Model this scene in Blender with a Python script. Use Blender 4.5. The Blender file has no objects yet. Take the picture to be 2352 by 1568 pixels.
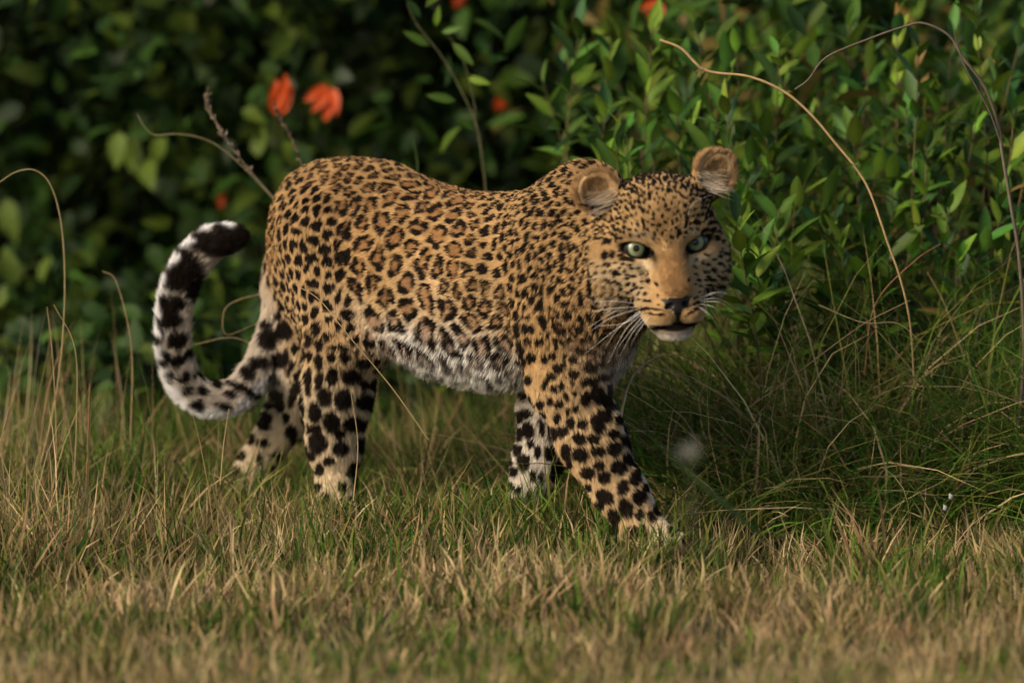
import bpy, bmesh, math, random
import numpy as np
from mathutils import Vector, Matrix
from mathutils.bvhtree import BVHTree
from mathutils.kdtree import KDTree
FUR = 500000; GRASS = 130000
rng = np.random.default_rng(11); random.seed(5)
S = bpy.context.scene
COL = S.collection
# ---------------------------------------------------------------- camera
DIST = 12.0
MPP = 0.0007                       # metres per picture unit (picture 2352 units wide) at the subject
PW, PH = 2352.0, 1568.0
PITCH = math.radians(7.0)
ZC = 0.335
cam_d = bpy.data.cameras.new('camera'); cam = bpy.data.objects.new('camera', cam_d); COL.objects.link(cam)
CAMP = np.array([0.0, -DIST*math.cos(PITCH), ZC + DIST*math.sin(PITCH)])
cam.location = CAMP.tolist(); cam.rotation_euler = (math.pi/2 - PITCH, 0, 0)
cam_d.sensor_width = 36.0; cam_d.lens = 36.0*DIST/(PW*MPP)
cam_d.clip_start = 0.5; cam_d.clip_end = 3000
cam_d.dof.use_dof = True; cam_d.dof.focus_distance = DIST-0.16; cam_d.dof.aperture_fstop = cam_d.lens/116.0
S.camera = cam
FWD = np.array([0, math.cos(PITCH), -math.sin(PITCH)]); UPV = np.array([0, math.sin(PITCH), math.cos(PITCH)]); RGT = np.array([1.0, 0, 0])
def ray(px, py):
    return FWD*DIST + RGT*(px-PW/2)*MPP - UPV*(py-PH/2)*MPP
def P(px, py, d=0.0):
    """world point on the upright plane Y = d seen at picture position px, py"""
    r = ray(px, py); t = (d-CAMP[1])/r[1]
    return CAMP + r*t
def PG(px, py, z=0.0):
    r = ray(px, py); t = (z-CAMP[2])/r[2]
    return CAMP + r*t
# ---------------------------------------------------------------- sky, sun, exposure
SUN_EL, SUN_AZ = math.radians(30), math.radians(-58)      # azimuth measured from -Y (the camera side) towards +X
w = bpy.data.worlds.new('World'); S.world = w; w.use_nodes = True
nt = w.node_tree; bg = nt.nodes['Background']
sky = nt.nodes.new('ShaderNodeTexSky'); sky.sky_type = 'NISHITA'; sky.sun_disc = False
sky.sun_elevation = SUN_EL; sky.air_density = 1.0; sky.dust_density = 4.0
sdir = Vector((math.sin(SUN_AZ)*math.cos(SUN_EL), -math.cos(SUN_AZ)*math.cos(SUN_EL), math.sin(SUN_EL)))
sky.sun_rotation = math.atan2(sdir.x, sdir.y)
nt.links.new(sky.outputs[0], bg.inputs[0]); bg.inputs[1].default_value = 0.105
sl = bpy.data.lights.new('sun', 'SUN'); sun = bpy.data.objects.new('sun', sl); COL.objects.link(sun)
sl.energy = 2.9; sl.angle = math.radians(30); sl.color = (1.0, 0.86, 0.68)
sun.rotation_euler = sdir.to_track_quat('Z', 'Y').to_euler(); sun.location = (-4, -6, 5)
S.view_settings.view_transform = 'Standard'; S.view_settings.look = 'None'
S.view_settings.exposure = 0.40; S.view_settings.gamma = 1.0; S.view_settings.use_curve_mapping = False
S.render.engine = 'CYCLES'
S.cycles.use_denoising = True; S.cycles.use_adaptive_sampling = True; S.cycles.adaptive_threshold = .025
S.cycles.max_bounces = 5; S.cycles.diffuse_bounces = 2; S.cycles.glossy_bounces = 2; S.cycles.transmission_bounces = 4; S.cycles.transparent_max_bounces = 8
S.cycles_curves.shape = 'RIBBONS'; S.cycles_curves.subdivisions = 1
# ---------------------------------------------------------------- helpers
def tag(o, label=None, cat=None, group=None, kind=None):
    if label: o['label'] = label
    if cat: o['category'] = cat
    if group: o['group'] = group
    if kind: o['kind'] = kind
    return o
def link(name, data, parent=None):
    o = bpy.data.objects.new(name, data); COL.objects.link(o)
    if parent is not None: o.parent = parent
    return o
def mesh_np(name, verts, faces, loop_n=None, mat=None, smooth=True):
    """faces: (n,k) int array (all same k) or a list of such arrays"""
    me = bpy.data.meshes.new(name)
    fs = faces if isinstance(faces, list) else [faces]
    fs = [np.asarray(f) for f in fs if len(f)]
    me.vertices.add(len(verts)); me.vertices.foreach_set('co', np.asarray(verts, np.float32).ravel())
    li = np.concatenate([f.ravel() for f in fs]); tot = np.concatenate([np.full(len(f), f.shape[1]) for f in fs])
    st = np.concatenate([[0], np.cumsum(tot)[:-1]])
    me.loops.add(len(li)); me.loops.foreach_set('vertex_index', li.astype(np.int32))
    me.polygons.add(len(tot)); me.polygons.foreach_set('loop_start', st.astype(np.int32))
    me.update(calc_edges=True)
    if smooth: me.polygons.foreach_set('use_smooth', np.ones(len(tot), bool))
    if mat: me.materials.append(mat)
    return me
def vcol(me, cols, name='col'):
    a = me.color_attributes.new(name, 'FLOAT_COLOR', 'POINT')
    c = np.ones((len(cols), 4), np.float32); c[:, :3] = cols
    a.data.foreach_set('color', c.ravel())
def nodes(name):
    m = bpy.data.materials.new(name); m.use_nodes = True
    t = m.node_tree; b = t.nodes['Principled BSDF']
    return m, t, b
_k = rng.normal(size=(24, 3)); _k /= np.linalg.norm(_k, axis=1)[:, None]; _ph = rng.uniform(0, 6.28, 24)
def snoise(p, f, o=0):
    """cheap smooth noise in -1..1, f = cycles per metre"""
    p = np.asarray(p); s = 0
    for i in range(7):
        j = (i+o*5) % 24
        s = s + np.sin((p@_k[j])*f*6.283*(0.6+0.13*i) + _ph[j] + 1.7*np.sin((p@_k[(j+9) % 24])*f*4.1 + _ph[(j+3) % 24]))
    return s/3.6
def unit(v): return v/(np.linalg.norm(v, axis=-1, keepdims=True)+1e-12)
# ================================================================ the leopard
YAW = math.radians(38)
HEAD = np.array([math.cos(YAW), -math.sin(YAW), 0.0]); LAT = np.array([math.sin(YAW), math.cos(YAW), 0.0]); ZU = np.array([0, 0, 1.0])
BODY = np.array([HEAD, LAT, ZU])                       # rows: along the body, away from the camera side, up
PRIMS = []                                             # dicts: kind, geometry, smooth radius, region attributes
def A(**k):
    d = dict(k=0.03, op='u', flow=-HEAD+0.25*-ZU, L=0.009, reg='torso'); d.update(k); PRIMS.append(d); return d
def EL(c, r, fr=None, **k):
    return A(t='e', c=np.array(c, float), r=np.array(r, float), R=(BODY if fr is None else fr), **k)
def RC(a, ra, b, rb, **k):
    a = np.array(a, float); b = np.array(b, float)
    k.setdefault('flow', unit(b-a)); return A(t='c', a=a, ra=ra, b=b, rb=rb, **k)
# ---- torso
EL(P(768, 532, .18), (.112, .078, .112), k=.05, reg='rump')
EL(P(738, 568, .215), (.070, .070, .116), k=.05, reg='rump')
EL(P(855, 545, .115), (.13, .083, .124), k=.05)
EL(P(930, 600, .065), (.13, .094, .127), k=.05)
EL(P(1020, 645, .015), (.13, .106, .143), k=.05)
EL(P(1120, 665, -.045), (.13, .110, .147), k=.05)
EL(P(1215, 660, -.10), (.13, .106, .147), k=.05)
EL(P(1318, 610, -.15), (.088, .098, .118), k=.045, reg='shoulder', L=.008)
EL(P(1350, 445, -.17), (.056, .038, .050), k=.032, reg='shoulder', L=.008)
EL(P(1345, 725, -.19), (.068, .080, .115), k=.05, reg='chest', flow=-ZU-.3*HEAD, L=.015)
# ---- hind legs
RC(P(762, 560, .12), .086, P(800, 770, .085), .062, k=.035, reg='thigh')
EL(P(752, 640, .15), (.080, .05, .12), k=.035, reg='thigh', flow=-ZU-.3*HEAD)
RC(P(795, 770, .085), .062, P(772, 905, .10), .050, k=.03, reg='hleg', L=.014)
RC(P(772, 905, .10), .050, P(770, 1020, .115), .040, k=.03, reg='hleg', L=.012)
RC(P(770, 1020, .115), .038, P(772, 1120, .105), .027, k=.02, reg='hleg', L=.009)
RC(P(772, 1120, .105), .027, P(776, 1180, .09), .030, k=.02, reg='hleg', L=.008)
EL(P(792, 1188, .075), (.055, .036, .026), k=.02, reg='paw', flow=HEAD, L=.007)
RC(P(735, 620, .26), .080, P(712, 810, .27), .058, k=.04, reg='thigh')
RC(P(712, 810, .27), .055, P(668, 945, .33), .038, k=.03, reg='hleg', L=.013)
RC(P(668, 945, .33), .036, P(585, 1070, .345), .027, k=.02, reg='hleg', L=.010)
RC(P(585, 1070, .345), .027, P(553, 1140, .335), .030, k=.02, reg='hleg', L=.008)
EL(P(560, 1155, .32), (.052, .034, .024), k=.02, reg='paw', flow=HEAD, L=.007)
# ---- front legs
EL(P(1278, 690, -.222), (.068, .045, .135), k=.028, reg='shoulder', flow=-ZU-.35*HEAD, L=.013)
RC(P(1290, 760, -.222), .062, P(1308, 880, -.225), .052, k=.028, reg='fleg', L=.010)
RC(P(1308, 880, -.225), .052, P(1358, 1010, -.235), .047, k=.03, reg='fleg', L=.011)
RC(P(1358, 1010, -.235), .047, P(1425, 1130, -.25), .037, k=.03, reg='fleg', L=.010)
RC(P(1425, 1130, -.25), .037, P(1475, 1215, -.26), .034, k=.02, reg='fleg', L=.008)
EL(P(1495, 1243, -.275), (.058, .042, .030), k=.02, reg='paw', flow=HEAD, L=.007)
for q in (-.024, -.008, .009, .025):
    EL(P(1495, 1247, -.275)+HEAD*(.045-abs(q)*.4)+LAT*q, (.022, .0105, .019), k=.008, reg='paw', flow=HEAD, L=.006)
RC(P(1340, 790, -.07), .062, P(1262, 935, -.03), .046, k=.03, reg='fleg', L=.013)
RC(P(1262, 935, -.03), .044, P(1236, 1060, -.015), .036, k=.02, reg='fleg', L=.011)
RC(P(1236, 1060, -.015), .036, P(1205, 1185, .01), .032, k=.02, reg='fleg', L=.008)
EL(P(1208, 1213, .005), (.052, .038, .026), k=.02, reg='paw', flow=HEAD, L=.007)
EL(P(1258, 880, -.205), (.030, .026, .036), k=.025, reg='fleg', flow=-ZU, L=.010)          # elbow
EL(P(742, 1000, .135), (.022, .020, .030), k=.02, reg='hleg', flow=-ZU, L=.008)              # hock
EL(P(1330, 640, -.235), (.018, .03, .12), k=.03, reg='shoulder', flow=-ZU-.35*HEAD, L=.008)   # shoulder blade
EL(P(838, 745, .07), (.035, .030, .06), k=.035, reg='thigh', flow=-ZU-.3*HEAD, L=.012)        # flank fold
# ---- tail
TAIL = [(705, 500, .27, .040), (682, 590, .275, .032), (655, 670, .265, .026), (632, 755, .255, .0215), (593, 848, .25, .0215), (548, 900, .25, .0215), (492, 915, .25, .0215),
        (443, 897, .25, .0215), (411, 850, .25, .0215), (398, 785, .25, .0215), (400, 720, .25, .0215), (414, 654, .25, .0215), (444, 596, .25, .0215), (492, 556, .25, .020), (540, 545, .25, .014)]
def catmull(pts, n):
    pts = np.asarray(pts, float); q = np.vstack([2*pts[0]-pts[1], pts, 2*pts[-1]-pts[-2]]); out = []
    for i in range(1, len(q)-2):
        for t in np.arange(n)/n:
            out.append(.5*(2*q[i]+(q[i+1]-q[i-1])*t+(2*q[i-1]-5*q[i]+4*q[i+1]-q[i+2])*t*t+(3*q[i]-q[i-1]-3*q[i+1]+q[i+2])*t**3))
    return np.array(out+[pts[-1]])
TP = catmull([list(P(a, b, c))+[r] for a, b, c, r in TAIL], 3)
for i in range(len(TP)-1):
    RC(TP[i, :3], TP[i, 3], TP[i+1, :3], TP[i+1, 3], k=.010 if i > 5 else .03, reg='tail', L=.017 if i > 5 else .013)
# ---- neck
RC(P(1325, 560, -.17), .105, P(1450, 585, -.285), .088, k=.05, reg='neck', flow=-HEAD-.5*ZU, L=.010)
RC(P(1350, 690, -.20), .085, P(1462, 640, -.29), .056, k=.05, reg='neck', flow=-ZU-.4*HEAD, L=.014)
# ---- head, in its own frame: x to the animal's left (picture right), y forward, z up; millimetres
HO = P(1530, 563, -.40)
_yaw, _roll, _pit = math.radians(8), math.radians(5.0), math.radians(3)
hf = unit(np.array([math.sin(_yaw)*math.cos(_pit), -math.cos(_yaw)*math.cos(_pit), -math.sin(_pit)+0.0]))
hx = unit(np.cross(hf, ZU)*-1.0); hx = hx if hx[0] > 0 else -hx
hz = unit(np.cross(hx, -hf)); hz = hz if hz[2] > 0 else -hz
hx, hz = hx*math.cos(_roll)+hz*math.sin(_roll), hz*math.cos(_roll)-hx*math.sin(_roll)
HF = np.array([hx, hf, hz])
def H(x, y, z): return HO + (hx*x + hf*y + hz*z)*.001
def HE(c, r, rot=None, **k):
    fr = HF if rot is None else rot@HF
    k.setdefault('reg', 'head'); k.setdefault('L', .006)
    return EL(H(*c), np.array(r)*.001, fr=fr, **k)
def rot3(ax, ay, az):
    return np.array(Matrix.Rotation(math.radians(az), 3, 'Z')@Matrix.Rotation(math.radians(ay), 3, 'Y')@Matrix.Rotation(math.radians(ax), 3, 'X')).T
def HC(a, ra, b, rb, **k):
    k.setdefault('reg', 'head'); k.setdefault('L', .005); k.setdefault('flow', unit(H(*a)-H(*b)))
    return RC(H(*a), ra*.001, H(*b), rb*.001, **k)
HE((0, -58, 30), (78, 92, 74), k=.03, flow=-hf+.3*hz)
HE((0, -14, 38), (56, 36, 50), k=.03, flow=hz-.3*hf)
for s in (-1, 1):
    HE((s*58, -52, -20), (40, 52, 50), k=.03, flow=s*hx-.5*hf-.3*hz, L=.012)
    HE((s*68, -66, -55), (30, 42, 38), k=.03, flow=s*hx*.8-.5*hf-.7*hz, L=.022, reg='cheek')
    HE((s*44, 4, 25), (27, 16, 9), rot3(0, s*12, -s*22), k=.016, flow=hz+.4*s*hx, L=.006)          # brow
    HE((s*47, 3, -23), (30, 16, 11), rot3(0, s*-14, -s*22), k=.016, flow=s*hx-.3*hz, L=.006)          # cheek bone
    HC((s*35, -22, -46), 32, (s*20, 24, -88), 20, k=.025, flow=s*hx-.6*hf-.2*hz, L=.007)                # cheek into muzzle
HE((0, -16, -78), (44, 50, 42), k=.03, flow=-hf-.5*hz)
HC((0, 2, 22), 26, (0, 50, -58), 21.5, k=.02)
HC((-9.5, 12, -10), 16, (-8, 55, -68), 14, k=.016)
HC((9.5, 12, -10), 16, (8, 55, -68), 14, k=.016)
HE((0, 62, -80), (23.5, 12, 13), k=.008, reg='nose', L=.0012)
HE((0, 62, -90), (10, 12, 12), k=.008, reg='nose', L=.0012)
for s in (-1, 1):
    HE((s*15, 43, -99), (22, 33, 20), rot3(0, 0, -s*10), k=.014, reg='muzzle', flow=s*hx-.5*hf-.2*hz, L=.006)
    HE((s*27, 22, -97), (18, 34, 21), k=.020, reg='muzzle', flow=s*hx-.5*hf-.2*hz, L=.008)
HE((0, 29, -129), (24.5, 26, 12.5), k=.012, reg='chin', flow=-hz+.2*hf, L=.008)
HE((0, -8, -118), (32, 42, 22), k=.02, reg='chin', flow=-hf-.3*hz, L=.012)
# ears
EARS = []
for s in (-1, 1):
    er = rot3(4, -s*40, s*-22)
    ec = np.array((-92, -62, 86) if s < 0 else (93, -62, 98), float)
    HE((s*75, -64, ec[2]-24), (26, 22, 24), k=.02, flow=hz, L=.006)
    ud = er[2]                                     # towards the ear tip
    HE(ec-ud*8, (34, 17, 26), er, k=.014, reg='ear', flow=hz, L=.006)
    HE(ec+ud*8, (26, 11, 25), er, k=.016, reg='ear', flow=hz, L=.006)
    EARS.append((er, ec))
# ---- carving
for s, (er, ec) in zip((-1, 1), EARS):
    HE((ec[0]+s*2, ec[1]+16, ec[2]-2), (29, 17, 23), er, k=.006, op='s', reg='earin', L=.003, flow=-hx*s)
    HE(ec+er[2]*8+np.array((0, 13, 0)), (21, 10.5, 20), er, k=.010, op='s', reg='earin', L=.003, flow=-hx*s)
for s in (-1, 1):
    HE((s*46.8, 13, -1.5), (22, 20, 13), rot3(0, s*-15, s*-18), k=.007, op='s', reg='eye', L=.002)
HE((0, 48, -119), (29, 38, 6), k=.006, op='s', reg='mouth', L=.002)
HE((0, 75, -106), (2.0, 14, 9), k=.005, op='s', reg='mouth', L=.002)
for s in (-1, 1):
    HE((s*13, 72, -83), (6.5, 6, 3.2), rot3(0, s*25, 0), k=.003, op='s', reg='nostril', L=.001)

def pdist(q, p):
    if q['t'] == 'e':
        x = (p-q['c'])@q['R'].T
        k0 = np.sqrt(((x/q['r'])**2).sum(-1)); k1 = np.sqrt(((x/q['r']**2)**2).sum(-1))+1e-9
        return k0*(k0-1)/k1
    ba = q['b']-q['a']; pa = p-q['a']; t = np.clip((pa@ba)/(ba@ba), 0, 1)
    return np.linalg.norm(pa-t[..., None]*ba, axis=-1)-(q['ra']+(q['rb']-q['ra'])*t)
def comb(d, e, q):
    k = q['k']
    if q['op'] == 'u':
        h = np.maximum(k-np.abs(d-e), 0)/k; return np.minimum(d, e)-h*h*k*.25
    e = -e; h = np.maximum(k-np.abs(d-e), 0)/k; return np.maximum(d, e)+h*h*k*.25
def sdf(p):
    d = np.full(len(p), 1.0)
    for q in PRIMS:
        b = bbox(q, .012+q['k']); m = np.flatnonzero(((p > b[0]) & (p < b[1])).all(1))
        if len(m): d[m] = comb(d[m], pdist(q, p[m]), q)
    return d
def grad(p, e=.0012):
    t = np.array([[1, -1, -1], [-1, -1, 1], [-1, 1, -1], [1, 1, 1]], float)
    return unit(sum(v*sdf(p+v*e)[:, None] for v in t))
def bbox(q, m):
    if q['t'] == 'e':
        ext = np.sqrt(((q['R'].T*q['r'])**2).sum(1)); return q['c']-ext-m, q['c']+ext+m
    lo = np.minimum(q['a']-q['ra'], q['b']-q['rb']); hi = np.maximum(q['a']+q['ra'], q['b']+q['rb']); return lo-m, hi+m
def surface():
    h = .004
    bs = [bbox(q, .02) for q in PRIMS if q['op'] == 'u']
    lo = np.min([b[0] for b in bs], 0); hi = np.max([b[1] for b in bs], 0)
    n = np.ceil((hi-lo)/h).astype(int)+1
    ax = [lo[i]+h*np.arange(n[i]) for i in range(3)]
    D = np.full(n, 1.0, np.float32)
    for q in PRIMS:
        b = bbox(q, .02+q['k'])
        i0 = np.maximum(((b[0]-lo)/h).astype(int), 0); i1 = np.minimum(((b[1]-lo)/h).astype(int)+2, n)
        sl = tuple(slice(a, c) for a, c in zip(i0, i1))
        X = np.stack(np.meshgrid(ax[0][sl[0]], ax[1][sl[1]], ax[2][sl[2]], indexing='ij'), -1)
        D[sl] = comb(D[sl], pdist(q, X).astype(np.float32), q)
    ins = D < 0
    c = np.zeros(n-1, np.int8)
    offs = [(i, j, k) for i in (0, 1) for j in (0, 1) for k in (0, 1)]
    sh = lambda a, o: a[o[0]:n[0]-1+o[0], o[1]:n[1]-1+o[1], o[2]:n[2]-1+o[2]]
    for o in offs: c += sh(ins, o)
    act = (c > 0) & (c < 8); idx = np.argwhere(act)
    vid = np.full(n-1, -1, np.int64); vid[act] = np.arange(len(idx))
    s = np.zeros((len(idx), 3)); cnt = np.zeros(len(idx))
    for o in offs:
        for a in range(3):
            if o[a]: continue
            o2 = list(o); o2[a] = 1
            d0 = D[tuple((idx+o).T)]; d1 = D[tuple((idx+o2).T)]
            m = (d0 < 0) != (d1 < 0); t = np.where(m, d0/(d0-d1+1e-12), 0)
            pt = np.tile(np.array(o, float), (len(idx), 1)); pt[:, a] += t
            s += pt*m[:, None]; cnt += m
    V = lo+h*(idx+s/cnt[:, None])
    Q = []
    for a in range(3):
        b, e = (a+1) % 3, (a+2) % 3
        s0 = [slice(None)]*3; s1 = [slice(None)]*3; s0[a] = slice(0, -1); s1[a] = slice(1, None)
        f = ins[tuple(s0)] != ins[tuple(s1)]
        g = np.argwhere(f); g = g[(g[:, b] > 0) & (g[:, e] > 0) & (g[:, b] < n[b]-1) & (g[:, e] < n[e]-1)]
        flip = ins[tuple(g.T)]
        def at(db, de):
            k = g.copy(); k[:, b] += db; k[:, e] += de; return vid[tuple(k.T)]
        q = np.stack([at(-1, -1), at(0, -1), at(0, 0), at(-1, 0)], 1)
        q[~flip] = q[~flip][:, ::-1]; Q.append(q)
    return V, np.concatenate(Q)
V, F = surface()
# finer faces on the head, then every vertex is drawn onto the exact surface
bm = bmesh.new(); _me = mesh_np('tmp', V, F); bm.from_mesh(_me); bpy.data.meshes.remove(_me)
hc = Vector(H(0, 0, -20).tolist())
es = [e for e in bm.edges if ((e.verts[0].co-hc).length < .155 and (e.verts[1].co-hc).length < .155 and (e.verts[0].co-hc).dot(Vector(hf.tolist())) > -.085)]
bmesh.ops.subdivide_edges(bm, edges=es, cuts=1, use_grid_fill=True)
bmesh.ops.triangulate(bm, faces=[f for f in bm.faces if len(f.verts) > 4])
leo_me = bpy.data.meshes.new('leopard'); bm.to_mesh(leo_me); bm.free()
V = np.empty(len(leo_me.vertices)*3); leo_me.vertices.foreach_get('co', V); V = V.reshape(-1, 3)
_g = grad(V)
for _ in range(2): V = V-np.clip(sdf(V), -.003, .003)[:, None]*_g*.9
leo_me.vertices.foreach_set('co', V.ravel()); leo_me.update()
leo_me.polygons.foreach_set('use_smooth', np.ones(len(leo_me.polygons), bool))
leopard = link('leopard', leo_me)
tag(leopard, 'young spotted leopard walking through the grass with its tail curled up', 'leopard')
# ---------------------------------------------------------------- the coat: colour, marks, lie and length of the fur
def smooth(a, b, x):
    t = np.clip((x-a)/(b-a), 0, 1); return t*t*(3-2*t)
NRM = np.empty(len(V)*3); leo_me.vertices.foreach_get('normal', NRM); NRM = NRM.reshape(-1, 3)
REGS = ['torso', 'rump', 'shoulder', 'chest', 'thigh', 'hleg', 'paw', 'fleg', 'tail', 'neck', 'head', 'cheek', 'nose', 'muzzle', 'chin', 'ear', 'earin', 'eye', 'mouth', 'nostril']
W = {r: np.zeros(len(V)) for r in REGS}
flow = np.zeros((len(V), 3)); LEN = np.zeros(len(V)); wsum = np.zeros(len(V)); side = np.zeros(len(V))
NEAR = {id(q): 0 for q in PRIMS}
for q in PRIMS:
    carve = q['op'] == 's'
    b = bbox(q, .06 if not carve else .012); m = np.flatnonzero(((V > b[0]) & (V < b[1])).all(1))
    if not len(m): continue
    d = pdist(q, V[m])
    if carve:
        ww = np.exp(-np.abs(d)/.002)*6*(d < .006)
    else:
        ww = np.exp(-np.maximum(d, -.02)/(.006 if q['reg'] in ('nose', 'muzzle', 'chin', 'ear') else .010))
    W[q['reg']][m] += ww; wsum[m] += ww
    flow[m] += ww[:, None]*unit(np.array(q['flow'], float)); LEN[m] += ww*q['L']
for r in REGS: W[r] /= wsum+1e-9
LEN /= wsum+1e-9
# belly and chest hair hangs longer
tors = W['torso']+W['rump']+W['shoulder']+W['chest']
below = smooth(-.1, -.75, NRM[:, 2])*tors
LEN += .017*below; flow = unit(flow); flow[:, 2] -= 1.8*below; flow = unit(flow)
# ---- base colour
def mix(c, d, t): return c*(1-t[:, None])+np.array(d)*t[:, None]
Z = V[:, 2]
BASE = np.tile(np.array([.53, .335, .148]), (len(V), 1))
BASE = mix(BASE, [.41, .25, .108], smooth(.50, .60, Z+.015*snoise(V, 6))*tors)              # back
BASE = mix(BASE, [.66, .48, .27], smooth(.49, .36, Z+.02*snoise(V, 8, 1))*(W['torso']+W['rump']+W['thigh']*.6))
BASE = mix(BASE, [.86, .83, .77], smooth(.405, .315, Z+.015*snoise(V, 9, 2))*(W['torso']+.5*W['chest']))
BASE = mix(BASE, [.70, .66, .60], smooth(.15, .7, NRM@HEAD)*W['chest'])
latn = NRM@LAT
HF_ = (P(0, 0, 0), )
far = (V-P(742, 700, .19))@LAT > 0                                                             # far pair of legs
med = np.where(far, -latn, latn)
legs = W['hleg']+W['fleg']+W['paw']+.7*W['thigh']*(Z < .33)
BASE = mix(BASE, [.76, .68, .57], smooth(-.15, .45, med)*legs)
BASE = mix(BASE, [.68, .55, .36], smooth(.36, .22, Z)*(W['hleg']+W['thigh'])*.9)
BASE = mix(BASE, [.66, .56, .42], W['paw']*.7)
BASE = mix(BASE, [.62, .44, .24], W['fleg']*smooth(.36, .24, Z)*.8*(1-smooth(-.15, .45, med)))
BASE = mix(BASE, [.60, .52, .42], W['tail']*smooth(.50, .42, Z))
TS = np.array([t[:3] for t in TP]); ti = np.argmin(((V[:, None, ::2]-TS[None, ::2, ::2])**2).sum(-1), 1)
tail_c = TS[(ti*2)]
_cc = P(505, 715, .25); _od = (tail_c-_cc)*np.array([1, 0, 1]); outer = ((V-tail_c)*unit(_od)).sum(1)*(tail_c[:, 0] < P(615, 0, .25)[0])
BASE = mix(BASE, [.86, .84, .82], W['tail']*smooth(.004, .017, outer))  # white outer fringe of the tail, with sky rim light painted in
hl = (V-HO)@HF.T*1000                                                                             # head coordinates, mm
BASE = mix(BASE, [.50, .32, .145], W['head'])
BASE = mix(BASE, [.66, .51, .31], W['head']*smooth(-4, -30, hl[:, 2])*smooth(25, 50, np.abs(hl[:, 0]))*.9)
BASE = mix(BASE, [.66, .54, .36], (W['head'])*np.exp(-((np.abs(hl[:, 0])-38)**2/160+(hl[:, 2]+26)**2/60))*.9)   # pale stripe under the eye
BASE = mix(BASE, [.66, .54, .36], (W['head'])*np.exp(-((np.abs(hl[:, 0])-40)**2/260+(hl[:, 2]-22)**2/50))*.7)
BASE = mix(BASE, [.40, .23, .095], np.exp(-(hl[:, 0]/22)**4)*smooth(12, -15, hl[:, 2])*smooth(-84, -70, hl[:, 2])*W['head'])
BASE = mix(BASE, [.48, .31, .14], W['muzzle'])
BASE = mix(BASE, [.64, .50, .30], W['muzzle']*smooth(-100, -112, hl[:, 2])*.8)
BASE = mix(BASE, [.80, .77, .71], W['chin']); BASE = mix(BASE, [.74, .68, .58], W['cheek']*smooth(-60, -90, hl[:, 2])*.7)
BASE = mix(BASE, [.42, .25, .11], W['ear']); _ez = hl[:, 2]-np.where(hl[:, 0] < 0, 86, 98)
BASE = mix(BASE, [.34, .24, .135], W['earin']); BASE = mix(BASE, [.022, .016, .012], np.clip(W['earin']*1.3, 0, 1)*smooth(6, -12, _ez))  # inner ear, its shade painted in as near-black towards the bottom
BLK = np.array([.006, .005, .0045])
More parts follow.
